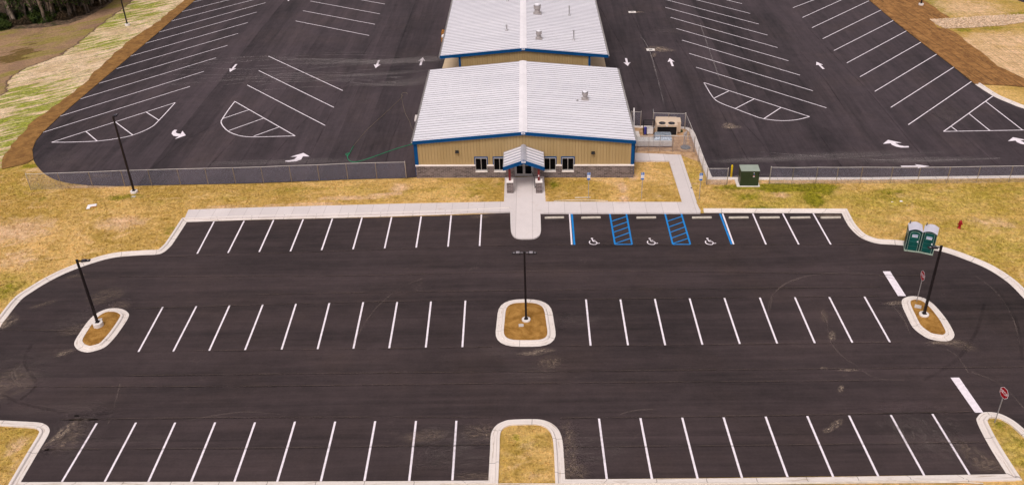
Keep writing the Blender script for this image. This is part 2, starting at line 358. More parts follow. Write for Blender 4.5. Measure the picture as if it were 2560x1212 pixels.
# ------------------------------------------------------------------ mesh builder
class MB:
    def __init__(s, xf=None): s.v = []; s.f = []; s.m = []; s.uv = []; s.cur = 0; s.xf = xf
    def add(s, vs, fs, uvs=None):
        o = len(s.v); s.v += [tuple(a) for a in vs]
        for f in fs: s.f.append(tuple(o + i for i in f)); s.m.append(s.cur)
        s.uv += uvs if uvs else [(0, 0)] * len(vs)
        return s
    def box(s, x0, y0, z0, x1, y1, z1):
        return s.add([(x0, y0, z0), (x1, y0, z0), (x1, y1, z0), (x0, y1, z0), (x0, y0, z1), (x1, y0, z1), (x1, y1, z1), (x0, y1, z1)],
                     [(0, 3, 2, 1), (4, 5, 6, 7), (0, 1, 5, 4), (1, 2, 6, 5), (2, 3, 7, 6), (3, 0, 4, 7)])
    def hexa(s, a, b):   # bottom quad a, top quad b
        return s.add(list(a) + list(b), [(0, 3, 2, 1), (4, 5, 6, 7), (0, 1, 5, 4), (1, 2, 6, 5), (2, 3, 7, 6), (3, 0, 4, 7)])
    def lathe(s, prof, n=16, c=(0, 0), cap=True):
        vs = []; fs = []
        for r, z in prof:
            for i in range(n):
                a = 2 * math.pi * i / n; vs.append((c[0] + r * math.cos(a), c[1] + r * math.sin(a), z))
        for k in range(len(prof) - 1):
            for i in range(n):
                j = (i + 1) % n; fs.append((k * n + i, k * n + j, (k + 1) * n + j, (k + 1) * n + i))
        if cap: fs += [tuple(range(n))[::-1], tuple((len(prof) - 1) * n + i for i in range(n))]
        return s.add(vs, fs)
    def tube(s, pts, r, n=8, r1=None):
        pts = [Vector(p) for p in pts]; L = len(pts); vs = []; fs = []
        up = Vector((0, 0, 1))
        for k, p in enumerate(pts):
            d = (pts[min(k + 1, L - 1)] - pts[max(k - 1, 0)]).normalized()
            a = d.cross(up)
            if a.length < .05: a = d.cross(Vector((1, 0, 0)))
            a.normalize(); b = d.cross(a)
            rr = r if r1 is None else r + (r1 - r) * k / (L - 1)
            for i in range(n):
                t = 2 * math.pi * i / n; vs.append(p + a * (rr * math.cos(t)) + b * (rr * math.sin(t)))
        for k in range(L - 1):
            for i in range(n):
                j = (i + 1) % n; fs.append((k * n + i, k * n + j, (k + 1) * n + j, (k + 1) * n + i))
        fs += [tuple(range(n))[::-1], tuple((L - 1) * n + i for i in range(n))]
        return s.add(vs, fs)
    def poly(s, pts, z=0.0, z0=None):
        """flat polygon sheet, or a slab when z0 is given"""
        pts = [p[:2] for p in pts]
        area = sum(pts[i][0] * pts[(i + 1) % len(pts)][1] - pts[(i + 1) % len(pts)][0] * pts[i][1] for i in range(len(pts)))
        if area < 0: pts = pts[::-1]
        tri = tessellate_polygon([[Vector((p[0], p[1], 0)) for p in pts]])
        fs = []
        for a, b, c in tri:
            cr = (pts[b][0] - pts[a][0]) * (pts[c][1] - pts[a][1]) - (pts[b][1] - pts[a][1]) * (pts[c][0] - pts[a][0])
            fs.append((a, b, c) if cr > 0 else (a, c, b))
        s.add([(p[0], p[1], z) for p in pts], fs)
        if z0 is not None:
            n = len(pts); s.add([(p[0], p[1], z0) for p in pts] + [(p[0], p[1], z) for p in pts], [(i, (i + 1) % n, n + (i + 1) % n, n + i) for i in range(n)])
        return s
    def strip(s, pts, wd, z, cum=False):
        P = [Vector(p[:2]) for p in pts]; L = len(P); vs = []; uv = []; d0 = 0
        for k, p in enumerate(P):
            d = (P[min(k + 1, L - 1)] - P[max(k - 1, 0)]).normalized(); nn = Vector((-d.y, d.x)) * wd / 2
            if k: d0 += (P[k] - P[k - 1]).length
            vs += [(p.x - nn.x, p.y - nn.y, z), (p.x + nn.x, p.y + nn.y, z)]; uv += [(d0, 0), (d0, 1)]
        return s.add(vs, [(2 * k, 2 * k + 2, 2 * k + 3, 2 * k + 1) for k in range(L - 1)], uv)
    def build(s, name, mats, parent=None, smooth=False, loc=None):
        me = bpy.data.meshes.new(name)
        vs = [s.xf(*v) for v in s.v] if s.xf else s.v
        me.from_pydata([tuple(v) for v in vs], [], s.f)
        mats = mats if isinstance(mats, (list, tuple)) else [mats]
        for k in mats: me.materials.append(M[k] if isinstance(k, str) else k)
        me.polygons.foreach_set('material_index', s.m)
        if smooth: me.polygons.foreach_set('use_smooth', [True] * len(s.f))
        ul = me.uv_layers.new(name='UVMap'); li = np.zeros(len(me.loops), int); me.loops.foreach_get('vertex_index', li)
        ul.data.foreach_set('uv', np.array(s.uv, float)[li].ravel())
        me.update(); o = bpy.data.objects.new(name, me); COL.objects.link(o)
        if parent: o.parent = parent
        if loc: o.location = loc
        return o
def tag(o, label, cat, group=None):
    o['label'] = label; o['category'] = cat
    if group: o['group'] = group
    return o
def thing(name, label, cat, loc=(0, 0, 0), rz=0, group=None):
    o = bpy.data.objects.new(name, None); COL.objects.link(o); o.location = loc; o.rotation_euler = (0, 0, rz); o.empty_display_size = .3
    return tag(o, label, cat, group)
def struct(o): o['kind'] = 'structure'; return o
def copy_tree(o, parent=None):
    c = o.copy(); COL.objects.link(c)
    if parent: c.parent = parent
    for ch in list(o.children): copy_tree(ch, c)
    return c
def smooth_line(pts, k=6, closed=False):
    P = [Vector(p[:2]) for p in pts]; n = len(P); out = []
    for i in range(n if closed else n - 1):
        p0 = P[(i - 1) % n] if closed or i else P[0]; p1 = P[i]; p2 = P[(i + 1) % n]; p3 = P[(i + 2) % n] if closed or i + 2 < n else P[-1]
        for j in range(k):
            t = j / k
            out.append(.5 * ((2 * p1) + (p2 - p0) * t + (2 * p0 - 5 * p1 + 4 * p2 - p3) * t * t + (3 * p1 - p0 - 3 * p2 + p3) * t ** 3))
    if not closed: out.append(P[-1])
    return [tuple(p) for p in out]
def GG(L, z=0.0): return [G(a, b, z) for a, b in L]
def off(L, dx, dy, k=4.0): return [(dx + a / k, dy + b / k) for a, b in L]

# ------------------------------------------------------------------ outlines of the paved areas
peninsula = smooth_line(GG([(1221, 1200), (1225, 1126), (1227.5, 1084), (1240, 1063), (1260, 1052), (1282, 1048), (1342, 1047), (1370, 1053), (1390, 1066), (1402, 1085), (1408, 1116), (1413, 1197)]), 5)
nib = smooth_line(GG([(2516, 1184), (2472, 1113), (2443, 1056), (2444, 1041), (2455, 1031), (2475, 1029), (2502, 1034), (2532, 1049), (2560, 1071), (2610, 1118), (2680, 1170)]), 5)
upper_right = smooth_line(GG([(2720, 1010), (2680, 905), (2630, 820), (2560, 746), (2520, 706), (2470, 673), (2420, 651), (2367, 632), (2332, 625), (2252, 613), (2195, 609), (2160, 598), (2140, 585), (2120, 563), (2104, 533)]), 5)
upper_left = smooth_line(GG([(467, 555), (434, 606), (425, 617), (410, 630), (392, 636), (350, 638), (290, 643), (240, 655), (175, 678), (125, 702), (82, 728), (52, 750), (19, 791), (0, 818), (-22, 868), (-30, 905), (-60, 925), (-160, 930), (-420, 930)]), 5)
lower_left = smooth_line(GG([(-420, 1052), (-60, 1050), (0, 1050), (45, 1052), (95, 1055), (113, 1060), (123, 1070), (121, 1086), (92, 1135), (52, 1204)]), 5)
BLc = G(52, 1204)
front_loop = lower_left + peninsula + nib + GG([(2900, 1230), (2950, 1120)]) + upper_right + [G(1352, 533), G(1275, 532)] + GG([(1128, 538), (979, 542.5), (831, 546), (640, 550)]) + upper_left
rear_left = GG([(39 + 1000, 443), (1015, 445), (890, 448), (640, 458), (382, 463), (300, 465), (225, 463.5)]) + smooth_line(GG([(175, 458), (140, 450), (112, 435), (95, 418), (83, 398), (81, 375), (92, 350), (105, 334), (150, 291), (246, 209), (326, 141), (397, 81), (487, 2), (560, -55)]), 4)
rear_right = GG([(2660, -230), (1985, -130)]) + smooth_line(GG([(2080, -70), (2171, 0), (2232, 51), (2302, 106), (2385, 169), (2437, 211), (2482, 240), (2520, 257), (2560, 272), (2640, 292), (2800, 310)]), 4)
rear_bottom = GG([(2800, 436), (2560, 439), (2170, 444), (1920, 444), (1780, 443)]) + smooth_line(GG([(1758, 390), (1748, 362), (1737, 334), (1730, 325), (1721, 320), (1711, 318), (1699, 317.5)]), 3) + GG([(1600, 315)])
rear_loop = rear_left + [(-120, 230), (60, 230), G(1985, -130)] + rear_right[2:] + rear_bottom

# ------------------------------------------------------------------ terrain sheet
def sdf(px, py, loop):
    L = np.array(loop); A = L; B = np.roll(L, -1, 0)
    d = np.full(px.shape, 1e9); ins = np.zeros(px.shape, bool)
    for (ax, ay), (bx, by) in zip(A, B):
        ex, ey = bx - ax, by - ay; l2 = ex * ex + ey * ey + 1e-12
        t = np.clip(((px - ax) * ex + (py - ay) * ey) / l2, 0, 1)
        d = np.minimum(d, (px - ax - t * ex) ** 2 + (py - ay - t * ey) ** 2)
        c = ((ay > py) != (by > py)); xx = ax + (py - ay) * ex / (ey if abs(ey) > 1e-9 else 1e-9)
        ins ^= c & (px < xx)
    d = np.sqrt(d); return np.where(ins, -d, d)
xs = np.concatenate([np.array([-700, -400, -250, -170, -130]), np.arange(-105, 90, .45), np.array([100, 120, 170, 250, 400, 700])])
ys = np.concatenate([np.array([-200, -60, 0, 20]), np.arange(32, 175, .45), np.array([185, 210, 260, 350, 500, 900])])
GX, GY = np.meshgrid(xs, ys); fx, fy = GX.ravel(), GY.ravel()
sf = sdf(fx, fy, front_loop); sr = sdf(fx, fy, rear_loop)
sm = lambda t: np.clip(t, 0, 1) ** 2 * (3 - 2 * np.clip(t, 0, 1))
gz = -.07 + .15 * np.clip((sf - .35) / .4, 0, 1)
nearrear = sm((fy - 77) / 3.0) * 1.0
gz = gz * (1 - nearrear) + nearrear * (-.07 + .055 * np.clip((sr - .0) / .5, 0, 1))
und = .04 * np.sin(fx * .35 + 2 * np.sin(fy * .21)) * np.sin(fy * .43 + fx * .1)
gz += np.where((sf > 2.5) & (sr > 2.5), und, 0) * np.clip((np.minimum(sf, sr) - 2.5) / 3, 0, 1)
hill = np.clip((-fx - 88) / 60, 0, 1) * 3 + np.clip((fy - 185) / 100, 0, 1) * 3
gz += hill * (fy > 100)
def polymask(pxl, soft=.8, x=fx, y=fy):
    return np.clip(.5 - sdf(x, y, GG(pxl)) / (2 * soft), 0, 1)
def blobs(L, x=fx, y=fy):
    a = np.zeros(x.shape)
    for (px, py, rx, ry, st) in L:   # radii given in metres
        cx, cy = G(px, py); a = np.maximum(a, st * np.exp(-(((x - cx) / rx) ** 2 + ((y - cy) / ry) ** 2)))
    return a
woods = polymask([(-900, 150), (-300, 98), (0, 78), (60, 72), (120, 68), (170, 60), (215, 44), (262, 18), (300, -10), (380, -60), (-300, -220), (-1500, -260)], 1.5)
soil = polymask([(-900, 150), (-300, 98), (0, 70), (170, 56), (262, 14), (300, -10), (380, -60), (400, -60), (345, -12), (322, 10), (235, 76), (200, 105), (150, 140), (60, 172), (22, 200), (14, 232), (-40, 262), (-700, 420)], 1.2)
straw = polymask([(420, -60), (345, -12), (322, 10), (235, 76), (200, 105), (150, 140), (60, 172), (22, 200), (14, 232), (-40, 262), (-700, 420), (-700, 560), (-200, 450), (0, 420), (60, 405), (110, 330), (200, 240), (420, 60), (520, -60)], 1.0)
straw = np.maximum(straw, 0)
BARE = ([(40, 580, 5, 4, .75), (300, 560, 4, 2.2, .7), (40, 650, 4, 3, .6), (965, 488, 2.4, .5, .9), (870, 497, 5, .6, .8), (1000, 470, 1.4, 1.6, .8), (780, 512, 5, .6, .75), (700, 516, 6, .45, .7), (560, 520, 6, .7, .6),
              (1556, 470, .55, 1.6, 1), (1580, 440, .8, 1.4, .75), (1560, 500, .6, 1.2, 1), (1640, 490, 1.3, 1, .5), (2260, 492, 2, 1.2, .5), (2360, 480, 2.5, 1, .5), (2480, 560, 4, 2, .6), (1800, 455, 2.0, .9, .9),
              (2150, 452, 30, .55, .75), (1950, 490, 1.6, 1, .7), (100, 425, 3, 1.2, .6), (250, 465, 6, .7, .75), (40, 1120, 1.2, 1.5, .65), (50, 1160, 1.3, 1.2, .6), (1320, 1120, 1.0, 1.6, .5), (2500, 150, 9, 9, .95), (2400, 105, 5, 3, .8),
              (2420, 20, 8, 7, .75), (2520, 100, 8, 5, .8), (1340, 1190, 2, 1, .4), (2260, 512, 3, .6, .4), (2050, 520, 6, .6, .35), (640, 535, 3, .5, .3), (2330, 560, 3, 2, .35)]); bare = blobs(BARE)
OLIVE = [(2300, 500, 18, 5, .55), (2000, 500, 10, 3.5, .6), (2480, 600, 10, 9, .5), (2150, 540, 7, 4, .45), (900, 480, 14, 2, .34), (560, 490, 12, 2.2, .30), (1180, 470, 5, 2.5, .42), (1460, 470, 4, 2, .34), (200, 530, 8, 2, .25), (1720, 450, 2, 4, .5), (60, 470, 6, 3, .4), (10, 720, 4, 4, .5), (1310, 1100, 2, 2, .35), (2540, 1130, 3, 4, .55), (20, 1100, 3, 4, .35), (2430, 20, 12, 9, .35)]
olive = blobs(OLIVE); field = blobs([(2450, 30, 22, 16, 1), (2560, 140, 16, 16, 1)])
GREEN = ([(1950, 471, 2.4, 1.0, 1.7), (2040, 471, 2.2, .9, 1.8), (2035, 500, 1.0, 1.6, 1.6), (1900, 520, 2.5, .4, 1.1), (2060, 475, 1.0, 1.5, 1.3), (1935, 478, 1.2, .7, .9), (2230, 482, 2.2, .9, .75), (2180, 500, 3, 2, .5), (1840, 470, 2.5, .8, .95), (1870, 495, 1.6, .9, .9), (1775, 420, 1.2, 2.5, .55), (1385, 462, .9, 1.4, .75), (1250, 460, 1.0, .9, .7),
               (1180, 490, 3, 1.0, .5), (2500, 470, 3, 1, .6), (2440, 530, 2, 1.4, .6), (2540, 480, 4, 2, .5), (2200, 560, 1.5, 1.2, .5), (310, 495, 2.0, .8, .9), (90, 500, 3, 1, .55), (330, 490, 1.6, .5, .8), (20, 730, 1.5, 2, .8), (75, 415, 1.4, .9, 1.1), (60, 440, 2.5, .7, .5),
               (700, 475, 5, .8, .6), (860, 470, 3, .8, .55), (850, 502, 1.4, .5, .7), (800, 495, 3, .5, .5), (930, 480, 2.5, .6, .5), (430, 505, 4, 1, .5), (430, 580, 2, 1.5, .55), (1390, 1090, .25, 2.6, .9), (1395, 1150, .25, 2.6, .9), (1290, 1094, .5, .4, .8), (2490, 1060, 1.2, .8, .7), (2540, 1100, .8, 1.5, .6),
               (270, 60, 3, 2, 1.4), (340, 15, 5, 2, 1.2), (200, 100, 4, 2, .9), (60, 310, 6, 3, 1.3), (30, 260, 5, 3, 1.0), (180, 220, 4, 3, .6), (2330, 10, 3, 4, 1.0), (2370, 28, 5, 3, .7), (2420, 48, 5, 1.0, .9), (2405, 76, 2, 1.3, .9), (2490, 70, 4, 1.2, .8), (2550, 36, 3, 1.5, 1.0), (2560, 70, 5, 2, .5), (2555, 10, 5, 5, .6), (2560, 620, 2, 1.5, .7), (2480, 620, 3, 2, .5), (1700, 470, .6, .6, .5), (120, 260, 12, 6, .7), (40, 370, 7, 9, .85), (60, 230, 8, 3, 1.0), (260, 110, 6, 3, .9), (330, 40, 6, 3, .9), (80, 55, 5, 2, .0)]); green = blobs(GREEN)
wet = blobs([(50, 130, 5.0, 3.2, .62), (20, 148, 5, 3, .65), (85, 112, 4, 1.6, .5)])
nx, ny = len(xs), len(ys)
idx = np.arange(nx * ny).reshape(ny, nx)
quads = np.stack([idx[:-1, :-1], idx[:-1, 1:], idx[1:, 1:], idx[1:, :-1]], -1).reshape(-1, 4)
me = bpy.data.meshes.new('ground')
me.from_pydata(np.stack([fx, fy, gz], -1).tolist(), [], quads.tolist())
for nm, a in (('woods', woods), ('soil', soil), ('straw', straw), ('bare', bare), ('green', green), ('wet', wet), ('olive', olive), ('field', field)):
    at = me.attributes.new(nm, 'FLOAT', 'POINT'); at.data.foreach_set('value', a.astype(np.float32))
me.materials.append(M['terrain']); me.polygons.foreach_set('use_smooth', [True] * len(quads)); me.update()
ground = struct(bpy.data.objects.new('ground', me)); COL.objects.link(ground)

# tufts of dormant grass standing in the nearer lawns
NT = 260000
tx = rng.uniform(-62, 52, NT); ty = rng.uniform(36, 84, NT)
keep = sdf(tx, ty, front_loop) > .72
keep &= sdf(tx, ty, rear_loop) > .15
PATHS = [[(471, 524), (640, 518.5), (1000, 509), (1260, 504), (1262, 444), (1360, 441), (1364, 504), (1705, 505), (1672.5, 402), (1584, 402), (1040, 402), (1040, 320), (1584, 320), (1584, 382), (1702.5, 387), (1751.5, 527), (1751, 534), (1275, 532), (640, 545), (459, 548)], [(1583, 310), (1700, 310), (1722, 318), (1740, 334), (1780, 440), (2560, 438), (2560, 446), (1760, 447), (1746, 405), (1700, 386), (1583, 383)], [(1836, 446), (1900, 446), (1902, 472), (1846, 472)], [(1040, 320), (1584, 320), (1584, 441), (1040, 444)]]
for P_ in PATHS: keep &= sdf(tx, ty, GG(P_, .1)) > .06
tx, ty = tx[keep], ty[keep]; n_ = len(tx)
ta = rng.uniform(0, 2 * np.pi, n_); th_ = rng.uniform(.04, .12, n_); tw = rng.uniform(.035, .09, n_); lx, ly = rng.normal(0, .04, n_), rng.normal(0, .04, n_)
ix = np.clip(np.searchsorted(xs, tx) - 1, 0, len(xs) - 2); iy = np.clip(np.searchsorted(ys, ty) - 1, 0, len(ys) - 2)
zz_ = gz.reshape(len(ys), len(xs)); tz = (zz_[iy, ix] + zz_[iy + 1, ix] + zz_[iy, ix + 1] + zz_[iy + 1, ix + 1]) / 4 - .01
V_ = np.empty((n_, 3, 3)); V_[:, 0] = np.stack([tx - tw * np.cos(ta), ty - tw * np.sin(ta), tz], -1); V_[:, 1] = np.stack([tx + tw * np.cos(ta), ty + tw * np.sin(ta), tz], -1); V_[:, 2] = np.stack([tx + lx, ty + ly, tz + th_], -1)
me = bpy.data.meshes.new('grass'); me.from_pydata(V_.reshape(-1, 3).tolist(), [], np.arange(n_ * 3).reshape(-1, 3).tolist())
for nm, L_ in (('green', GREEN), ('bare', BARE), ('olive', OLIVE)):
    a_ = np.repeat(blobs(L_, tx, ty), 3); at = me.attributes.new(nm, 'FLOAT', 'POINT'); at.data.foreach_set('value', a_.astype(np.float32))
me.materials.append(M['terrain']); me.update(); o = bpy.data.objects.new('grass', me); COL.objects.link(o)
o['kind'] = 'stuff'; o['label'] = 'short dormant tan and olive grass covering the lawns'; o['category'] = 'grass'

# ------------------------------------------------------------------ asphalt sheets
front = struct(MB().poly(front_loop, 0.0).build('front_parking_lot', 'asphalt_front'))
rear = struct(MB().poly(rear_loop, 0.0).build('rear_parking_lot', 'asphalt_rear'))
# far access road seen in the upper right corner
struct(MB().poly(GG([(2515, -30), (2545, 2), (2620, 30), (2900, 60), (2900, -60)]), .05).build('road', 'asphalt_rear'))

# ------------------------------------------------------------------ kerbs
KP = [(0, .002, 0), (.02, .012, .03), (.38, .018, .40), (.44, .115, .46), (.48, .135, .5), (.62, .135, .64), (.63, -.1, .66)]
def kerb(pts, name='kerb', out=1, prof=KP, closed=False, parent=None, wscale=1.0):
    P = [Vector(p[:2]) for p in pts]; n = len(P); mb = MB(); vs = []; uv = []; L = 0
    for k in range(n):
        a = P[k] - P[k - 1] if (k or closed) else P[1] - P[0]
        b = P[(k + 1) % n] - P[k] if (k < n - 1 or closed) else a
        a = a.normalized(); b = b.normalized(); na = Vector((-a.y, a.x)); nb = Vector((-b.y, b.x)); m = (na + nb)
        m = m.normalized(); m /= max(.45, m.dot(na))
        if k: L += (P[k] - P[k - 1]).length
        for d, z, v in prof: q = P[k] + m * (d * out * wscale); vs.append((q.x, q.y, z)); uv.append((L, v))
    m_ = len(prof); fs = []
    for k in range(n if closed else n - 1):
        k2 = (k + 1) % n
        for i in range(m_ - 1):
            f = (k * m_ + i, k2 * m_ + i, k2 * m_ + i + 1, k * m_ + i + 1); fs.append(f if out < 0 else f[::-1])
    if closed:   # avoid uv wrap
        pass
    mb.add(vs, fs, uv); return mb.build(name, 'kerb', parent)
bottomL = [BLc] + GG([(586, 1203), (1000, 1201.5), (1221, 1200)]); bottomR = GG([(1413, 1197), (1744, 1195), (2083, 1191), (2516, 1184)])
struct(kerb(lower_left[:-1] + bottomL + peninsula[1:] + bottomR[1:] + nib[1:], 'kerb', -1))
struct(kerb(upper_right + GG([(1760, 532)]), 'kerb', -1))
struct(kerb([G(1275, 529)] + GG([(1128, 536), (979, 541), (831, 545), (640, 549)]) + upper_left, 'kerb', -1))
FK = [(0, .0, .02), (.0, .03, .03), (.03, .045, .04), (.42, .045, .05), (.45, -.05, .06)]
struct(kerb(GG([(1583, 314.5)]) + rear_bottom[::-1], 'kerb', -1, FK, wscale=1.25))
struct(kerb(smooth_line(GG([(2437, 211), (2482, 240), (2520, 257), (2560, 272), (2640, 292)]), 4), 'kerb', 1))

# ------------------------------------------------------------------ footpaths
sw = struct(MB().poly(GG([(471, 524), (640, 518.5), (1000, 509), (1260, 504), (1364, 504), (1705, 505), (1740, 505), (1751.5, 527), (1751, 532), (1352, 532.5), (1275, 529), (1112, 531), (640, 543), (461, 547)], .12), .125, -.05).build('front_path', 'sidewalk'))
struct(MB().poly(GG([(1584, 382), (1702.5, 387), (1742, 505.0), (1705, 505.0), (1672.5, 402), (1584, 402)], .12), .121, -.05).build('side_path', 'sidewalk'))
struct(MB().poly(GG([(1262, 444), (1360, 441), (1364, 504), (1260, 504)], .12), .121, -.05).build('entrance_path', 'sidewalk'))
struct(MB().poly(smooth_line(GG([(1276, 520), (1275.5, 532), (1276.5, 565), (1278, 582), (1284, 593), (1296, 598), (1315, 599), (1334, 598), (1346, 593), (1352, 582), (1352, 560), (1351, 532), (1351, 520)]), 3), .128, -.02).build('crossing_apron', 'sidewalk'))
struct(MB().poly([G(1113, 147), G(1106, 170), (-11.6, 104.8), (9.6, 104.0), G(1515, 168), G(1510, 145), (9.8, 150), (-11.4, 150)], .03, -.05).build('concrete_slab', 'apron'))
struct(MB().poly(GG([(1036, 304), (1048, 304), (1050, 289), (1038, 289)]), .08, -.05).build('door_pad', 'sidewalk'))
struct(MB().poly(GG([(1583, 317), (1700, 319), (1719, 326), (1727, 337), (1744, 386), (1750, 405), (1700, 388), (1583, 383)]), .012).build('gravel_bed', 'gravel'))

# mulch and erosion mats
def ragged(pts, step=1.2, amp=.25):
    out = []; n = len(pts)
    for i in range(n - 1):
        a = Vector(pts[i]); b = Vector(pts[(i + 1) % n]); k = max(1, int((b - a).length / step))
        for j in range(k):
            p = a.lerp(b, j / k); out.append((p.x + random.uniform(-amp, amp), p.y + random.uniform(-amp, amp)))
    return out
ml_in = GG([(560, -55), (487, 2), (397, 81), (326, 141), (246, 209), (150, 291), (105, 334), (90, 352), (81, 375), (84, 398)])
ml_out = GG([(70, 408), (20, 419), (5, 423), (12, 395), (45, 343), (85, 303), (135, 268), (205, 215), (258, 160), (318, 108), (362, 78), (400, 52), (452, 8), (500, -40)])
struct(MB().poly([p for p in ml_in] + ragged(ml_out, 1, .22) + [ml_out[-1]], .055).build('erosion_mat', 'mat_left'))
mr_in = GG([(2130, -32), (2171, 0), (2232, 51), (2302, 106), (2385, 169), (2437, 211)])
mr_out = GG([(2480, 213), (2520, 214), (2560, 220), (2640, 232), (2640, 214), (2560, 198), (2530, 184), (2505, 170), (2497, 168), (2440, 122), (2385, 82), (2368, 72), (2345, 70), (2336, 62), (2325, 50), (2345, 49), (2374, 46), (2345, 26), (2310, 2), (2270, -32)])
struct(MB().poly(mr_in + ragged(mr_out, 1, .15) + [mr_out[-1]], .055).build('erosion_mat', 'mat_right'))

# ------------------------------------------------------------------ painted markings (parts of the two lots)
ZL = .004
def line(a, b, wd=.14, parent=front, name='stall_line', mat='white_paint', z=ZL):
    return MB().strip([G(*a), G(*b)], wd, z).build(name, mat, parent)
Mt = [(407,767),(491,765),(574,763),(657,761),(740,759),(823.5,757),(908,755),(993,754.5),(1077.5,753),(1163.5,751),(1465,748),(1551,748),(1637,746.5),(1724,745.5),(1811,744.5),(1899.5,743.5),(1987,742.5),(2073,742),(2161,741)]
Mb_ = [(346,879),(433,878),(523,876),(612.5,874.5),(704,873),(794,872),(883.5,871),(973,870),(1064.5,868),(1156,867),(1476.5,863.5),(1570,862.5),(1663,862.5),(1756,861),(1849.5,859),(1943,858),(2037,857),(2131,856),(2225,855)]
Lt = [(242,1057),(340,1055.5),(438,1055.5),(538,1055),(637.5,1055),(737.5,1053),(838,1053),(938,1052),(1040,1051.5),(1141,1051),(1497.5,1045.5),(1601,1044),(1705.5,1043),(1809,1042.5),(1914,1040.5),(2018,1039),(2122.5,1038),(2227,1036.5),(2331,1034)]
Lb = [(155,1203),(262,1203),(371,1203),(478,1203),(586,1203),(693,1203),(802,1202),(911,1201),(1023,1201),(1131,1199.5),(1517,1196.5),(1630,1196),(1744,1195),(1855,1193.5),(1969,1191.5),(2083,1191),(2196,1190),(2311,1188),(2424,1186)]
Ut = [(535,554),(610,552.5),(684,550),(758,548),(831,546.5),(905,544),(979,542.5),(1053,540.5),(1128,538),(1203.5,536),(1424,534.5),(1806.5,534),(1882,534),(1957,534),(2033,533.5)]
Ub = [(493,634),(570,632),(648,629.5),(726,628),(804,625),(882.5,623),(961.5,620.5),(1040.5,618.5),(1120,616.5),(1199,614.5),(1429.5,611.5),(1834,610.5),(1915,611),(1997,611),(2077,611)]
for a, b in list(zip(Mt, Mb_)) + list(zip(Lt, Lb)) + list(zip(Ut, Ub)): line(a, b)
blue = 'blue_paint'
line((1429.5, 534.5), (1436, 612), .17, name='blue_stall_line', mat=blue); line((1800, 534), (1829, 610.5), .17, name='blue_stall_line', mat=blue)
def k5(L): return [(1400 + a / 5.565, 520 + b / 5.565) for a, b in L]
for dx, sh in ((0, 0), (772, 0)):
    l0, l1 = ((692, 75), (765, 505)) if dx == 0 else ((1460, 75), (1570, 505))
    r0, r1 = ((922, 75), (1002, 505)) if dx == 0 else ((1687, 75), (1813, 505))
    mb = MB(); z = ZL
    for a, b in ((l0, l1), (r0, r1)): mb.strip(GG(k5([a, b])), .15, z)
    lerp = lambda p, q, t: (p[0] + (q[0] - p[0]) * t, p[1] + (q[1] - p[1]) * t)
    pa, pb = Vector(G(*k5([l0])[0])), Vector(G(*k5([l1])[0])); qa, qb = Vector(G(*k5([r0])[0])), Vector(G(*k5([r1])[0]))
    for tl, tr in ((.27, .10), (.46, .28), (.63, .45), (.81, .63), (.975, .81)):
        a = pa.lerp(pb, tl); b = qa.lerp(qb, tr); d = (b - a).normalized() * .04; mb.strip([a + d, b - d], .12, z + .0012)
    mb.strip([pb, qb], .14, z + .0022)
    mb.build('hatched_access_aisle', blue, front)
WS = [('arc', [(-.33, .12), (-.40, -.1), (-.36, -.30), (-.2, -.44), (0, -.48), (.12, -.42), (.18, -.28)]), ('l', [(-.15, .34), (-.08, 0), (.14, -.02), (.27, -.33), (.43, -.27)]), ('l', [(-.13, .14), (.10, .14)])]
def wheelchair(mb, cx, cy, s, z, wd):
    n = 12; mb.poly([(cx + (-.15 + .10 * math.cos(2 * math.pi * i / n)) * s, cy + (.47 + .10 * math.sin(2 * math.pi * i / n)) * s) for i in range(n)], z)
    for k, (ty, L) in enumerate(WS):
        P = smooth_line(L, 4) if ty == 'arc' else L
        mb.strip([(cx + a * s, cy + b * s) for a, b in P], wd, z + .0008 * k)
for px in (1485.5, 1630.5, 1775.5):
    c = G(px, 603.5); mb = MB(); wheelchair(mb, c[0], c[1], 1.08, ZL, .095); mb.build('wheelchair_symbol', 'white_paint', front)
for q in (off([(1147, 288), (1222, 288), (1380, 534), (1300, 534)], 1920, 606), off([(1825, 137), (1912, 137), (2153, 485), (2070, 487)], 1920, 909)):
    MB().poly(GG(q), ZL).build('stop_bar', 'white_paint', front)
# rear lot lines
RL = [((105,332),(475,216.5)),((150,291),(510,179)),((200,248),(540,145)),((247.5,209),(569,114)),((291,172.5),(595,84.5)),((326,141),(620,57)),((362,109.5),(642,31)),((397.5,81),(664,7.5)),((426,54),(684,-13)),((455,30),(703,-33)),((482,6),(720,-52)),
      ((618,213),(813,314)),((647,177),(835,269)),((671,141),(857,227)),((739,53),(923,89.5)),((757.5,27.5),(937.5,61.5)),((776,3.5),(950,35.5)),((800,-18),(962.5,11)),((820,-38),(975,-12)),
      ((1740,168.5),(2066,270)),((1722.5,134),(2032,227.5)),((1705,101),(2000,188.5)),((1691,72),(1971,152.5)),((1676,44),(1944,119.7)),((1663,19),(1919,88.5)),((1650,-4),(1897,61)),((1638,-26),(1875.5,34.5)),((1627,-46),(1855,10)),
      ((1960,-2),(2075,-45)),((1982.5,20),(2110,-28)),((2006,44.5),(2140,-16)),((2030,70),(2172,3)),((2057,97.5),(2202,26)),((2085,127),(2233,52)),((2117,158),(2266,78)),((2150,192.5),(2302.5,106)),((2187,229),(2342.5,135.5)),((2227,269),(2385,168)),((2271,312),(2432,202))]
for a, b in RL: line(a, b, .115, rear)
def hatch(outline, bars, nm='hatched_island_marking'):
    mb = MB()
    for k, L in enumerate(outline): mb.strip(L, .12, ZL + .0012 * k)
    for a, b in bars: mb.strip([G(*a), G(*b)], .12, ZL + .004)
    mb.build(nm, 'white_paint', rear)
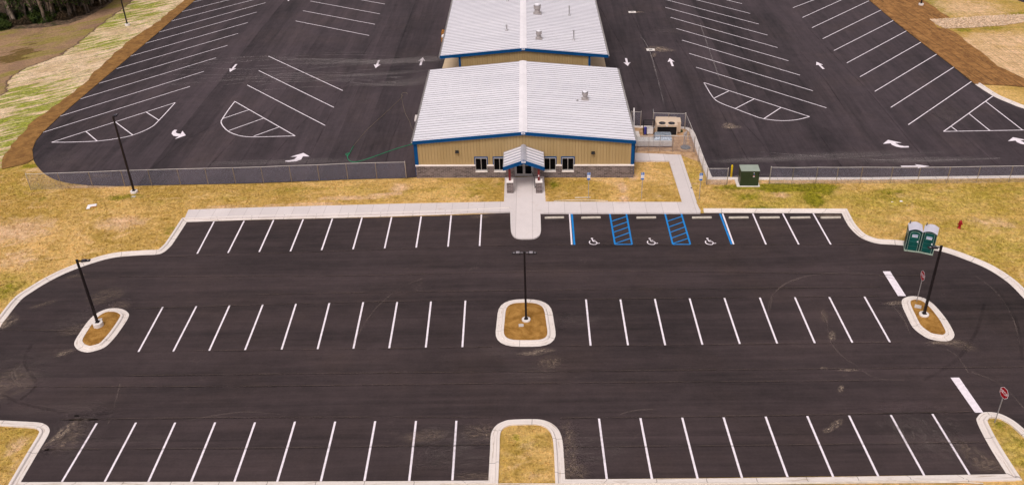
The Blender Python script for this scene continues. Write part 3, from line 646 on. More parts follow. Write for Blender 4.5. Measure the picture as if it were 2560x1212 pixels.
hatch([GG([(129, 356), (438, 257)]), smooth_line(GG([(438, 257), (397.5, 301), (375, 320), (332, 338), (290, 347), (243, 353), (180, 355.5), (129, 356)]), 4)], [((215, 329), (243, 353)), ((288, 305), (332, 338)), ((366, 281), (397.5, 301))])
hatch([GG([(587, 254), (738, 340)]), smooth_line(GG([(587, 254), (571, 275), (557, 296), (553, 305), (557, 315), (570, 328), (590, 337), (615, 342), (650, 342.5), (738, 340)]), 4)], [((622, 275), (557, 297)), ((659, 296), (572, 327)), ((697.5, 318), (634, 341))])
hatch([GG([(1760, 207), (2024, 292)]), smooth_line(GG([(1760, 207), (1782, 243), (1800, 257), (1838, 272), (1880, 288), (1908, 297), (1950, 302), (1990, 300), (2024, 292)]), 4)], [((1822, 228), (1785, 246)), ((1887, 247), (1838, 272)), ((1953, 269), (1910, 297))])
hatch([GG([(2359, 329), (2482, 240.5)]), GG([(2359, 329), (2560, 325.5), (2640, 324)])], [((2378, 316.7), (2393, 328)), ((2423, 285), (2474.7, 327)), ((2464, 254), (2557, 326))])
def arrow(tail, tip):
    a, b = Vector(G(*tail)), Vector(G(*tip)); d = (b - a); L = d.length; d.normalize(); n = Vector((-d.y, d.x)); h = L * .46
    P = [a - n * .14, a + n * .14, b - d * h * .92 + n * .14, b - d * h + n * .46, b, b - d * h - n * .46, b - d * h * .92 - n * .14]
    MB().poly([tuple(p) for p in P], ZL).build('arrow_marking', 'white_paint', rear)
for a, b in (((1051, 163.7), (1057, 144)), ((947.5, 151), (939, 171)), ((591, 161), (574.5, 180.5)), ((1565, 146), (1569.5, 165.5)), ((1682, 166), (1674, 146)), ((2059, 173), (2041, 155)), ((730, -18), (720, 4)), ((2252.6, 416), (2323.4, 415.6))): arrow(a, b)
def curved(L, dx, dy): MB().poly(GG(off(L, dx, dy)), ZL).build('curved_arrow_marking', 'white_paint', rear)
curved([(1745, 87), (1722, 105), (1716, 128), (1735, 148), (1765, 154), (1790, 150), (1750, 180), (1858, 143), (1825, 98), (1808, 128), (1780, 125), (1762, 118), (1758, 106), (1772, 90)], 0, 303)
curved([(290, 405), (330, 408), (400, 402), (450, 385), (470, 353), (537, 353), (475, 318), (345, 357), (412, 355), (385, 380), (340, 392), (297, 395)], 640, 303)
CC = [(1150, 228), (1200, 188), (1338, 217), (1272, 219), (1310, 240), (1360, 250), (1405, 250), (1410, 263), (1330, 265), (1280, 255), (1240, 238), (1225, 222)]
curved(CC, 1920, 303); curved([(a + 1250, b - 27) for a, b in CC], 1920, 303)

# ------------------------------------------------------------------ wear: dust films, tyre marks, paving joints
def decal(px, py, rx, ry, mat, ang=0, parent=front, nm='dust_stain', z=.0105):
    cx, cy = G(px, py); c, s = math.cos(R(ang)), math.sin(R(ang)); vs = []; uv = []
    for u, v in ((0, 0), (1, 0), (1, 1), (0, 1)):
        a, b = (u * 2 - 1) * rx, (v * 2 - 1) * ry; vs.append((cx + a * c - b * s, cy + a * s + b * c, z + random.random() * .002)); uv.append((u, v))
    zz = vs[0][2]; vs = [(a, b, zz) for a, b, _ in vs]
    MB().add(vs, [(0, 1, 2, 3)], uv).build(nm, mat, parent)
for a in [(1340, 880, 1.8, .5, 'dust_bright', 10), (1250, 880, 2.2, .9, 'dust_soft', 0), (1375, 905, 1.0, 1.2, 'dust', -60), (1330, 930, 3.2, 1.6, 'dust_soft', 0), (2360, 856, 1.6, .35, 'dust_bright', 0), (2400, 862, 1.6, .8, 'dust', -25), (2245, 757, 1.4, .35, 'dust_bright', 5), (2265, 790, .7, 1.6, 'dust_soft', -15), (2250, 770, 2.5, 1.0, 'dust_soft', 0),
          (160, 882, .9, .45, 'dust_bright', 30), (215, 820, 3.0, 1.0, 'dust', 15), (190, 800, 3.0, 1.6, 'dust_soft', 20), (265, 740, 2.0, 1.5, 'dust', 30), (110, 760, 1.5, .4, 'dust', 30), (300, 765, 1.2, 1.0, 'dust', 10), (10, 800, 1.2, 1.6, 'dust_bright', 60), (6, 812, .8, .9, 'dust_bright', 60), (190, 690, 1.2, .4, 'dust', 15),
          (40, 935, 4.5, 4.0, 'dust_soft', 0), (20, 960, 2.5, 2.5, 'dust', 30), (150, 1020, 5, 1.0, 'dust_soft', 5), (175, 1090, 1.2, 2.2, 'dust', 0), (150, 1085, .45, 1.9, 'dust_bright', -20), (180, 1070, 2.4, 2.0, 'scuff', 35), (200, 1110, 2.2, 1.6, 'scuff', 60), (345, 1100, 4, .5, 'dust_soft', 5),
          (1090, 1110, 3.0, 3.6, 'scuff', 90), (1170, 1120, 2.4, 3.6, 'scuff', 90), (1060, 1090, 2.0, .8, 'dust', 8), (1190, 1190, 1.8, .5, 'dust', 0), (1200, 1080, 1.6, 1.2, 'dust', 0), (1420, 1120, .8, 3.5, 'dust', 0), (1470, 1120, 2.5, 4, 'scuff', 90), (1430, 1180, 1.4, 1.4, 'dust', 0),
          (2090, 1060, .35, .9, 'dust_bright', -50), (2070, 1075, .5, .3, 'dust_bright', 20), (2102, 972, .25, .6, 'dust_bright', -30), (2060, 920, .4, .2, 'dust_bright', 0), (2120, 925, 1, .2, 'dust_bright', 0), (2350, 1100, 3.5, 4, 'scuff', 60), (2280, 1080, 3, 2.5, 'scuff', 0), (2480, 1165, 1.6, .8, 'dust', 0), (2440, 1140, 1, 2, 'dust', 30),
          (2070, 541, 1.6, .35, 'dust_bright', 0), (2075, 537, 2.2, .6, 'dust', 0), (1860, 562, 4, .9, 'dust_soft', 0), (1200, 542, 1.2, .5, 'dust', 0), (1640, 590, 5, 1.5, 'dust_soft', 10), (2060, 790, .4, 1.2, 'dust', -10), (2080, 840, .35, .9, 'dust_bright', -20),
          (240, 1035, 3, .7, 'grime', 5), (780, 1035, 6, .5, 'grime', 2), (1080, 1130, 1.2, 1.6, 'grime', 0), (1290, 765, 0.1, 0.1, 'grime', 0), (1405, 800, .8, 2.4, 'grime', 0), (1440, 800, 1.3, 2.8, 'scuff', 90), (2100, 1020, 8, .8, 'grime', 2), (680, 950, 9, 1.2, 'grime', 1), ]:
    px, py, rx, ry, m_, an = a
    if rx > .15: decal(px, py, rx, ry, m_, an, nm='scuff_mark' if m_ in ('scuff', 'grime') else 'dust_stain')
for a in [(1000, 153, 12, 1.6, 'dust_streak', 5), (880, 155, 12, 1.1, 'dust_streak', 1), (1065, 148, 4.5, 1.8, 'dust_streak', 4), (820, 150, 9, .8, 'dust_streak', -4), (950, 185, 9, 1.0, 'dust_streak', 8), (1020, 205, 5, 1.4, 'dust_streak', 6), (960, 212, 6, .9, 'dust_streak', -4), (1070, 200, 3, 4, 'dust_soft', 0),
          (1655, 126, 2.2, 1.0, 'dust_bright', -5), (1640, 122, 2.2, 1.3, 'dust_bright', 0), (1634, 138, .5, 1.2, 'dust_bright', -20), (1588, 31, 1.8, .5, 'dust_bright', 0), (1823, 315, 1.0, 1.2, 'dust_bright', 0), (1830, 318, 1.4, .6, 'dust_bright', 0), (1620, 75, 3, 2.0, 'grime', 0), (1670, 78, 3, 2, 'scuff', 0), (985, 85, 3, 2.5, 'grime', 0), (780, 120, 2.5, 2, 'grime', 0),
          (2100, 390, 14, 1.2, 'dust_streak', 2), (1900, 400, 8, .8, 'dust_streak', 2), (2300, 400, 10, .9, 'dust_streak', 0), (2380, 290, 4, 3, 'scuff', 0), (1590, 275, 2, 1.5, 'grime', 0), (250, 440, 1.6, .6, 'dust', 0), (150, 400, 3, 3, 'dust_soft', 0), (2200, 420, 14, 1.2, 'grime', 0), (700, 405, 12, 1, 'dust_streak', 1)]:
    px, py, rx, ry, m_, an = a; decal(px, py, rx, ry, m_, an, rear, nm='scuff_mark' if m_ in ('scuff', 'grime') else 'dust_stain')
def marks(L, wd, mat, parent, nm='tyre_mark', z=.014):
    for pts in L: MB().strip(smooth_line(GG(pts), 6), wd, z + random.random() * .002).build(nm, mat, parent)
marks([[(1925, 775), (1935, 735), (1970, 705), (2030, 688), (2110, 681), (2180, 686), (2250, 700)], [(2055, 780), (2068, 810), (2075, 850), (2100, 885), (2135, 910), (2190, 945), (2260, 950)], [(1920, 790), (1925, 750), (1955, 715), (2000, 696)],
       [(880, 865), (905, 820), (940, 770), (1000, 720), (1060, 695)], [(2430, 930), (2500, 960), (2560, 1020)], [(2230, 760), (2260, 800), (2290, 850), (2380, 880), (2420, 930)], [(60, 905), (38, 930), (45, 950), (62, 958)], [(45, 905), (30, 935), (42, 958), (80, 968)],
       [(150, 1030), (200, 1018), (225, 1022), (242, 1027)], [(1550, 1035), (1590, 1025), (1640, 1022)], [(2440, 690), (2490, 730), (2530, 790), (2550, 860)], [(470, 1050), (600, 1030), (700, 1035)], [(300, 960), (290, 1000), (270, 1060)]], .14, 'tyre_pale', front)
marks([[(50, 1000), (90, 960), (60, 905), (80, 860)], [(2310, 950), (2390, 900), (2440, 830), (2460, 760)], [(2490, 720), (2540, 800), (2556, 900)], [(0, 985), (60, 1010), (160, 1030)]], .35, 'tyre_dark', front)
tr = []
for k in range(22):
    y0 = 150 + k * 3.4 + random.uniform(-3, 3); x0 = random.choice([300, 420, 560, 640]); x1 = random.choice([900, 1010, 1060, 1075]); ph = random.uniform(0, 6)
    tr.append([(x0 + (x1 - x0) * t, y0 + 7 * math.sin(ph + 3.2 * t) - 10 * t + 5 * math.cos(2 * ph + 5 * t)) for t in (0, .2, .4, .6, .8, 1)])
marks(tr, .12, 'tyre_trail', rear, z=.016)
marks([[(1770, 445), (1900, 437), (2000, 440)], [(1900, 380), (2100, 395), (2300, 402), (2500, 396)], [(1750, 60), (1800, 200)], [(1600, 90), (1625, 130), (1660, 260)]], .18, 'tyre_trail', rear, z=.016)
for L in ([(405, 643), (860, 628), (1280, 614), (1700, 613), (2150, 612)], [(300, 692), (860, 690), (1280, 681), (1700, 679), (2300, 690)], [(640, 737), (1280, 727), (2200, 718)], [(330, 772), (860, 757), (1230, 751)], [(1395, 750), (1700, 746), (2200, 741)], [(330, 880), (860, 873), (1230, 868)], [(1400, 865), (1700, 863), (2260, 856)],
          [(60, 968), (640, 966), (1280, 959), (2200, 952)], [(300, 940), (860, 934), (1280, 930), (2560, 918)], [(150, 1050), (640, 1044), (1230, 1044)], [(1400, 1046), (1900, 1040), (2440, 1030)], [(100, 1124), (640, 1121), (1225, 1112)], [(1410, 1118), (1900, 1114), (2470, 1106)], [(0, 825), (200, 828)]):
    MB().strip(smooth_line(GG(L), 8), .16, .0165).build('paving_joint', 'joint_dark', front)
    MB().strip([(x, y + .07) for x, y in smooth_line(GG(L), 8)], .09, .0175).build('paving_joint', 'joint_pale', front)
for x0, y0, x1, y1 in ((1690, 100, 1870, 400), (1560, 0, 1700, 300), (2020, 70, 2330, 420), (2000, 130, 2130, 300), (1930, 190, 2120, 440), (2280, 250, 2500, 420), (1500, 20, 1610, 240), (930, 100, 760, 420), (1000, 300, 960, 420), (560, 300, 380, 420), (860, 210, 640, 440), (700, 250, 500, 440), (2060, 320, 2200, 440), (1850, 300, 1960, 440)):
    MB().strip(GG([(x0, y0), ((x0 + x1) / 2, (y0 + y1) / 2 - 12), (x1, y1)]), .15, .0165).build('paving_joint', 'joint_dark', rear)

decal(1556, 509, .9, .35, 'dust_bright', 0, sw, z=.131)

# ------------------------------------------------------------------ traffic islands
def island(px_outer, name, smooth=True, rad=None):
    P = GG(px_outer)
    P = smooth_line(P, 4, True) if smooth else P
    area = sum(P[i][0] * P[(i + 1) % len(P)][1] - P[(i + 1) % len(P)][0] * P[i][1] for i in range(len(P)))
    if area < 0: P = P[::-1]
    k = struct(kerb(P, 'traffic_island', 1, closed=True))
    V = [Vector(p) for p in P]; n = len(V); inner = []
    for i in range(n):
        a = (V[i] - V[i - 1]).normalized(); b = (V[(i + 1) % n] - V[i]).normalized(); m = (Vector((-a.y, a.x)) + Vector((-b.y, b.x))).normalized(); inner.append(V[i] + m * .60)
    c = sum(inner, Vector((0, 0))) / n; vs = [(c.x, c.y, .17)]; rings = [(.35, .16), (.7, .14), (.9, .12), (1, .10)]
    mb = MB(); fs = []
    for s_, z in rings:
        for q in inner: w_ = c.lerp(q, s_); vs.append((w_.x, w_.y, z + random.uniform(-.01, .01)))
    for i in range(n): fs.append((0, 1 + i, 1 + (i + 1) % n))
    for r_ in range(3):
        for i in range(n): j = (i + 1) % n; fs.append((1 + r_ * n + i, 1 + (r_ + 1) * n + i, 1 + (r_ + 1) * n + j, 1 + r_ * n + j))
    mb.add(vs, fs).build('mulch_bed', 'mulch', k, smooth=True); return k
def rrect(c, rad, k=6):
    V = [Vector(p) for p in c]; n = len(V); out = []
    for i in range(n):
        a, b, d = V[i - 1], V[i], V[(i + 1) % n]; u = (a - b).normalized(); v = (d - b).normalized(); p0 = b + u * rad; p1 = b + v * rad
        for j in range(k + 1): t = j / k; out.append(tuple(p0 * (1 - t) ** 2 + b * 2 * t * (1 - t) * (1) + p1 * t * t))
    return out
V4 = GG([(1248, 747.5), (1376, 747.5), (1395, 866), (1235, 866)])
_g = GG
def island_world(P):
    global GG
    GG = lambda L, z=0: L
    k = island(P, 'traffic_island', smooth=False); GG = _g; return k
island_world(rrect(V4, 1.9))
island([(282, 770), (305, 772), (321, 782), (320, 795), (300, 826), (280, 851), (260, 868.5), (232, 878), (215, 880), (197, 875), (187.5, 866), (186, 855), (195, 838), (217, 806), (237, 786), (260, 774)], 'traffic_island')
island([(2254, 753.5), (2260, 745), (2277, 740), (2300, 742), (2320, 750), (2340, 766), (2365, 796), (2380, 821), (2386, 836), (2382, 846), (2370, 852), (2352, 852), (2325, 847), (2305, 837), (2282, 818), (2268, 792), (2257, 768)], 'traffic_island')

# ------------------------------------------------------------------ front building
def frame(O, ex, ey): return lambda x, y, z: (O[0] + ex[0] * x + ey[0] * y, O[1] + ex[1] * x + ey[1] * y, z)
def gable_wall(mb, x0, x1, y, th, z0, ze, zr, holes=()):
    """gable end wall with rectangular openings, as columns of quads"""
    xsl = sorted(set([x0, x1, 0.0] + [h for q in holes for h in q[:2]]))
    top = lambda x: zr - (zr - ze) * abs(x) / max(abs(x0), abs(x1))
    for a, b in zip(xsl[:-1], xsl[1:]):
        m = (a + b) / 2; cuts = [(h[2], h[3]) for h in holes if h[0] <= m <= h[1]]; segs = []; z = z0
        for c0, c1 in sorted(cuts):
            if c0 > z: segs.append((z, c0))
            z = max(z, c1)
        for c0, c1 in segs: mb.box(a, y, c0, b, y + th, c1)
        mb.hexa([(a, y, z), (b, y, z), (b, y + th, z), (a, y + th, z)], [(a, y, top(a)), (b, y, top(b)), (b, y + th, top(b)), (a, y + th, top(a))])
def roof_part(xf, W, y0, y1, ze, zr, seam, parent, yov=0.0):
    mb = MB(xf); th = .10
    for s in (-1, 1):
        mb.hexa([(0, y0, zr - th), (s * W, y0, ze - th), (s * W, y1, ze - th), (0, y1, zr - th)], [(0, y0, zr), (s * W, y0, ze), (s * W, y1, ze), (0, y1, zr)])
    o = mb.build('roof', 'roof', parent)
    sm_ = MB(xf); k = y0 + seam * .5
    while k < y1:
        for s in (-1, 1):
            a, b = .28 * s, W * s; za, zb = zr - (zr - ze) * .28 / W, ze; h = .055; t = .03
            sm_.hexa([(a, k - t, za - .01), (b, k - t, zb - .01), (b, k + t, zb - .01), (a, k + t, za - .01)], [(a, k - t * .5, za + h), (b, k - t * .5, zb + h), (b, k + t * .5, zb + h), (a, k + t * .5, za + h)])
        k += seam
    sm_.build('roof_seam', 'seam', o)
    r = MB(xf); w_ = .42
    for s in (-1, 1):
        r.hexa([(0, y0 - .04, zr + .03), (s * w_, y0 - .04, zr - (zr - ze) * w_ / W + .0), (s * w_, y1, zr - (zr - ze) * w_ / W), (0, y1, zr + .03)],
               [(0, y0 - .04, zr + .10), (s * w_, y0 - .04, zr + .065 - (zr - ze) * w_ / W), (s * w_, y1, zr + .065 - (zr - ze) * w_ / W), (0, y1, zr + .10)])
    r.build('ridge_cap', 'ridge', o); return o
def fascia(xf, W, y, ze, zr, h, parent, name='fascia', d=.14):
    mb = MB(xf)
    for s in (-1, 1):
        a = .0 * s; b = W * s
        mb.hexa([(a, y - d, zr - h), (b, y - d, ze - h), (b, y, ze - h), (a, y, zr - h)], [(a, y - d, zr + .05), (b, y - d, ze + .05), (b, y, ze + .05), (a, y, zr + .05)])
        mb.hexa([(a, y - d - .03, zr - .02), (b, y - d - .03, ze - .02), (b, y - d, ze - .02), (a, y - d, zr - .02)], [(a, y - d - .03, zr + .065), (b, y - d - .03, ze + .065), (b, y - d, ze + .065), (a, y - d, zr + .065)])
    return mb.build(name, 'trim_blue', parent)
def gutters(xf, W, y0, y1, ze, parent):
    for s in (-1, 1):
        mb = MB(xf); a, b = W * s, (W + .15) * s
        mb.box(min(a, b), y0, ze - .16, max(a, b), y1, ze - .15); mb.box(min(b, b - .012 * s), y0, ze - .15, max(b, b - .012 * s), y1, ze - .005); mb.box(min(a, a + .012 * s), y0, ze - .15, max(a, a + .012 * s), y1, ze - .01)
        k = y0 + .6
        while k < y1: mb.box(min(a, b), k, ze - .02, max(a, b), k + .04, ze - .008); k += 1.2
        mb.build('gutter', 'alu', parent)
def rib_siding(xf, x0, x1, y, zlo, top, parent, holes=()):
    mb = MB(xf); ln = MB(xf); x = x0 + .15
    k = 0
    while x < x1 - .05:
        segs = [(zlo, top(x))]
        for h in holes:
            if h[0] - .06 < x < h[1] + .06: segs = [(a, b) for a, b in [(zlo, h[2]), (h[3], top(x))] if b - a > .05]
        for a, b in segs:
            mb.hexa([(x - .05, y, a), (x - .025, y - .020, a), (x + .025, y - .020, a), (x + .05, y, a)], [(x - .05, y, b), (x - .025, y - .020, b), (x + .025, y - .020, b), (x + .05, y, b)])
            ln.box(x + .052, y - .006, a, x + .078, y + .001, b)
        x += .305; k += 1
    o = mb.build('siding_ribs', 'siding', parent); ln.build('panel_joints', 'siding_line', o); return o

B1 = thing('main_building', 'tan metal building with white roof, blue trim and the glass entrance doors', 'building', (-.8, 80.70, 0))
xf1 = frame((0, 0), (1, -.036), (-.0075, 1)); W1, E1, Z1, D1 = 10.85, 3.98, 4.95, 19.6
wins = [(-4.87, -3.69), (-3.02, -1.85), (2.0, 3.17), (3.78, 4.96)]
holes = [(a, b, .74, 2.18) for a, b in wins] + [(-.95, .92, .0, 2.2)]
mb = MB(xf1); gable_wall(mb, -W1, W1, 0, .25, 1.36, E1 - .1, Z1 - .1, [(a, b, 1.36, d) for a, b, c, d in holes])
mb.box(-W1, .25, 1.3, -W1 + .25, D1, E1 - .11); mb.box(W1 - .25, .25, 1.3, W1, D1, E1 - .11); gable_wall(mb, -W1, W1, D1, .25, 0, E1 - .1, Z1 - .1)
wall = mb.build('wall', 'siding', B1)
rib_siding(xf1, -W1 + .2, W1 - .2, -.001, 1.44, lambda x: Z1 - .1 - (Z1 - E1) * abs(x) / W1 - .12, wall, holes)
mb = MB(xf1)   # masonry wainscot, broken by windows and doors
edges = [-W1 - .04] + [v for h in sorted(holes) for v in h[:2]] + [W1 + .04]
for sgn in (-1, 1):
    mb = MB(xf1)
    for i in range(0, len(edges), 2):
        if (edges[i] + edges[i + 1]) * sgn > 0: mb.box(edges[i], -.16, -.05, edges[i + 1], .2, 1.30)
    for a, b in wins:
        if (a + b) * sgn > 0: mb.box(a, -.16, -.05, b, .2, .70)
    if sgn < 0: mb.box(-W1 - .04, .2, -.05, -W1 + .2, D1, 1.298)
    else: mb.box(W1 - .2, .2, -.05, W1 + .04, D1, 1.298)
    mb.build('masonry_base', 'masonry', B1)
for i in range(0, len(edges), 2): MB(xf1).box(edges[i] - (.03 if i == 0 else 0), -.21, 1.30, edges[i + 1] + (.03 if i == len(edges) - 2 else 0), .02, 1.39).build('ledge', 'sill', B1)
for x in (-W1, W1 - .24):
    MB(xf1).box(x - .02, -.06, 1.39, x + .26, .05, E1 - .25).build('corner_trim', 'trim_blue', B1)
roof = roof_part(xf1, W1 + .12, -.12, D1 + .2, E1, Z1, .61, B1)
fascia(xf1, W1 + .16, -.12, E1, Z1, .26, B1); gutters(xf1, W1 + .16, -.1, D1 + .2, E1, B1)
mb = MB(xf1); mb.box(-.19, -.34, Z1 - .14, .19, -.29, Z1 + .04); mb.cur = 1; mb.box(-.13, -.345, Z1 - .07, .13, -.34, Z1 - .01)
mb.build('ridge_end_cap', ['sign_white', 'trim_blue'], B1)
for a, b in wins:
    mb = MB(xf1)   # frame
    for q in ((a, a + .05), (b - .05, b), ((a + b) / 2 - .022, (a + b) / 2 + .022)): mb.box(q[0], -.10, .76, q[1], .02, 2.16)
    mb.box(a, -.098, 2.09, b, .02, 2.17); mb.box(a, -.098, .75, b, .02, .85)
    fr_ = mb.build('window', 'alu', B1)
    MB(xf1).box(a + .02, -.03, .80, b - .02, .0, 2.12).build('pane', 'glass', fr_)
    MB(xf1).box(a - .02, -.21, .62, b + .02, -.02, .73).build('sill', 'sill', fr_)
    mb = MB(xf1); mb.box(a - .09, -.07, 2.17, b + .09, -.002, 2.27); mb.box(a - .08, -.065, 1.40, a - .005, -.002, 2.17); mb.box(b + .005, -.065, 1.40, b + .08, -.002, 2.17); mb.build('window_trim', 'trim_blue', fr_)
for k, (a, b) in enumerate(((-.86, -.02), (.0, .84))):
    mb = MB(xf1); y = -.05
    for q in ((a, a + .11), (b - .11, b)): mb.box(q[0], y, .12, q[1], y + .06, 2.14)
    mb.box(a + .11, y, .12, b - .11, y + .06, .38); mb.box(a + .11, y, 2.0, b - .11, y + .06, 2.14); mb.box(a + .11, y + .002, 1.28, b - .11, y + .06, 1.32)
    dr = mb.build('door', 'alu', B1); MB(xf1).box(a + .1, y + .02, .36, b - .1, y + .04, 2.02).build('pane', 'glass', dr)
    hx = b - .06 if k == 0 else a + .06
    MB(xf1).tube([(hx, y - .05, .95), (hx, y - .07, 1.0), (hx, y - .07, 1.25), (hx, y - .05, 1.3)], .015, 6).build('door_handle', 'galv', dr)
mb = MB(xf1); mb.box(-.95, -.12, .1, -.87, .03, 2.22); mb.box(.85, -.12, .1, .93, .03, 2.22); mb.box(-.95, -.118, 2.15, .93, .03, 2.25); mb.build('door_frame', 'alu', B1)
for x, z in ((-6.63, 2.78), (6.85, 2.62)):
    mb = MB(xf1); mb.hexa([(x - .19, -.28, z), (x + .19, -.28, z), (x + .19, -.03, z - .02), (x - .19, -.03, z - .02)], [(x - .16, -.22, z + .16), (x + .16, -.22, z + .16), (x + .16, -.03, z + .20), (x - .16, -.03, z + .20)])
    mb.build('wall_light', 'black', B1)
def downspout(xf, x, y, z1, parent): MB(xf).box(x - .05, y - .05, 0, x + .05, y + .05, z1).build('downspout', 'trim_blue', parent)
downspout(xf1, -W1 - .12, .5, E1 - .15, B1); downspout(xf1, W1 + .12, .5, E1 - .15, B1); downspout(xf1, W1 + .12, 10, E1 - .15, B1); downspout(xf1, -W1 - .12, 10, E1 - .15, B1)
# entrance canopy
cy0, cw, ce, cr = -3.42, 1.95, 2.78, 3.52
mb = MB(xf1)
for s in (-1, 1): mb.hexa([(0, cy0, cr - .06), (s * cw, cy0, ce - .06), (s * cw, -.03, ce - .06), (0, -.03, cr - .06)], [(0, cy0, cr), (s * cw, cy0, ce), (s * cw, -.03, ce), (0, -.03, cr)])
can = mb.build('canopy', 'canopy_roof', B1)
mb = MB(xf1); k = cy0 + .06
while k < -.1:
    for s in (-1, 1):
        a, b = .2 * s, cw * s; za, zb = cr - (cr - ce) * .2 / cw, ce
        mb.hexa([(a, k - .05, za - .01), (b, k - .05, zb - .01), (b, k + .05, zb - .01), (a, k + .05, za - .01)], [(a, k - .02, za + .06), (b, k - .02, zb + .06), (b, k + .02, zb + .06), (a, k + .02, za + .06)])
    k += .60
mb.build('canopy_ribs', 'ridge', can)
mb = MB(xf1)
for s in (-1, 1): mb.hexa([(0, cy0 - .02, cr + .03), (s * .26, cy0 - .02, cr - .06), (s * .26, -.04, cr - .06), (0, -.04, cr + .03)], [(0, cy0 - .02, cr + .12), (s * .26, cy0 - .02, cr + .01), (s * .26, -.04, cr + .01), (0, -.04, cr + .12)])
mb.build('ridge_cap', 'canopy_roof', can)
fascia(xf1, cw + .05, cy0 - .02, ce, cr, .30, can, 'canopy_fascia', .14)
for s in (-1, 1):
    mb = MB(xf1); a, b = s * (cw), s * (cw + .05); mb.box(min(a, b), cy0 - .02, ce - .18, max(a, b), -.05, ce + .03); mb.build('side_trim', 'galv_light', can)
mb = MB(xf1); mb.box(-.2, cy0 - .22, cr - .17, .2, cy0 - .17, cr + .02); mb.cur = 1; mb.box(-.13, cy0 - .225, cr - .11, .13, cy0 - .22, cr - .05); mb.build('ridge_end_cap', ['sign_white', 'trim_blue'], can)
for s, x in ((-1, -1.38), (1, 1.43)):
    mb = MB(xf1); mb.box(x - .30, cy0 - .27, 0, x + .30, cy0 + .37, 1.26); pr = mb.build('pier', 'masonry', can)
    MB(xf1).box(x - .34, cy0 - .31, 1.26, x + .34, cy0 + .41, 1.36).build('pier_cap', 'sill', pr)
    mb = MB(xf1); y = cy0 + .10
    mb.box(x - .10, y - .10, 1.36, x + .10, y + .10, 1.39); mb.box(x - .10, y - .075, 1.39, x + .10, y - .06, ce + .05); mb.box(x - .10, y + .06, 1.39, x + .10, y + .075, ce + .05); mb.box(x - .012, y - .06, 1.39, x + .012, y + .06, ce + .05)
    mb.build('canopy_post', 'red_steel', can)
    if s > 0: MB(xf1).box(x - .04, y - .078, 1.75, x + .04, y - .0755, 1.95).build('white_tag', 'sign_white', can)
# roof vents
def gravity_vent(x, y, zb, r, h, xf, parent):
    P = xf(x, y, 0); mb = MB(); c = (P[0], P[1])
    mb.box(c[0] - r * 1.25, c[1] - r * 1.25, zb - .15, c[0] + r * 1.25, c[1] + r * 1.25, zb + .10)
    mb.lathe([(r * .95, zb + .1), (r * .85, zb + .3 * h), (r * .8, zb + .5 * h), (r * 1.05, zb + .6 * h), (r * 1.1, zb + h), (r * 1.05, zb + h)], 20, c, cap=False)
    mb.lathe([(r * 1.0, zb + .62 * h), (r * .98, zb + .80 * h)], 20, c)
    o = mb.build('roof_vent', 'galv_light', parent, smooth=False)
    m2 = MB(); m2.lathe([(r * .98, zb + .88 * h), (r * .98, zb + .90 * h)], 20, c); m2.build('vent_throat', 'black', o)
    m3 = MB(); m3.lathe([(r * .6, zb + h * .9), (r * .85, zb + h * 1.02), (r * .8, zb + h * 1.12), (r * .4, zb + h * 1.2)], 20, c); m3.build('vent_cap', 'roof', o)
def flue(x, y, zb, r, h, xf, parent, n='flue_pipe'):
    P = xf(x, y, 0); c = (P[0], P[1]); mb = MB(); mb.lathe([(r * 2.6, zb - .05), (r * 2.4, zb + .04), (r * 1.3, zb + .16), (r, zb + .18), (r, zb + h), (r * 1.7, zb + h + .02), (r * 1.7, zb + h + .09), (r * .6, zb + h + .14)], 12, c)
    mb.build(n, 'galv', parent)
gravity_vent(6.6, 9.5, 4.40, .30, .80, xf1, B1)
flue(5.75, 8.95, 4.45, .05, .05, xf1, B1, 'plumbing_vent')

# ------------------------------------------------------------------ rear building
B2 = thing('rear_building', 'long white-roofed metal hall with blue eaves standing behind the entrance building', 'building', (-.94, 105.1, 0))
xf2 = frame((0, 0), (1, -.046), (-.0075, 1)); W2, E2, Z2, D2 = 10.13, 4.0, 4.92, 46
mb = MB(xf2); gable_wall(mb, -7.85, 8.0, 0, .2, 0, Z2 - (Z2 - E2) * 7.9 / W2 - .1, Z2 - .1)
mb.box(-7.85, .2, 0, -7.65, D2, 4.05); mb.box(7.8, .2, 0, 8.0, D2, 4.05); w2 = mb.build('wall', 'siding', B2)
rib_siding(xf2, -7.7, 7.85, -.001, .05, lambda x: Z2 - .1 - (Z2 - E2) * abs(x) / W2 - .12, w2)
for x in (-7.95, 7.87): MB(xf2).box(x, -.07, 0, x + .24, .06, 4.1).build('corner_trim', 'trim_blue', B2)
mb = MB(xf2)
for s in (-1, 1):
    a, b = 7.9 * s, (W2 - .1) * s; mb.box(min(a, b), .02, E2 - .26, max(a, b), D2, E2 - .2)
mb.build('soffit', 'trim_blue', B2)
for s in (-1, 1):
    for k in range(5): 
        x = s * (W2 - .25); MB(xf2).box(x - .08, 13.5 + 8 * k, 0, x + .08, 13.66 + 8 * k, E2 - .27).build('canopy_column', 'trim_blue', B2)
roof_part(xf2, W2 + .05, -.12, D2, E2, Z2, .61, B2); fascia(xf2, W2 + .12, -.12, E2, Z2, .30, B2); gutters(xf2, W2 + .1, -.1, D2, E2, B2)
mb = MB(xf2); mb.box(-.19, -.34, Z2 - .14, .19, -.29, Z2 + .04); mb.cur = 1; mb.box(-.13, -.345, Z2 - .07, .13, -.34, Z2 - .01); mb.build('ridge_end_cap', ['sign_white', 'trim_blue'], B2)
def z2(x): return Z2 - (Z2 - E2) * abs(x) / W2
gravity_vent(1.9, 14.2, z2(1.9), .44, 1.15, xf2, B2); gravity_vent(1.95, 3.9, z2(1.95), .33, .95, xf2, B2)
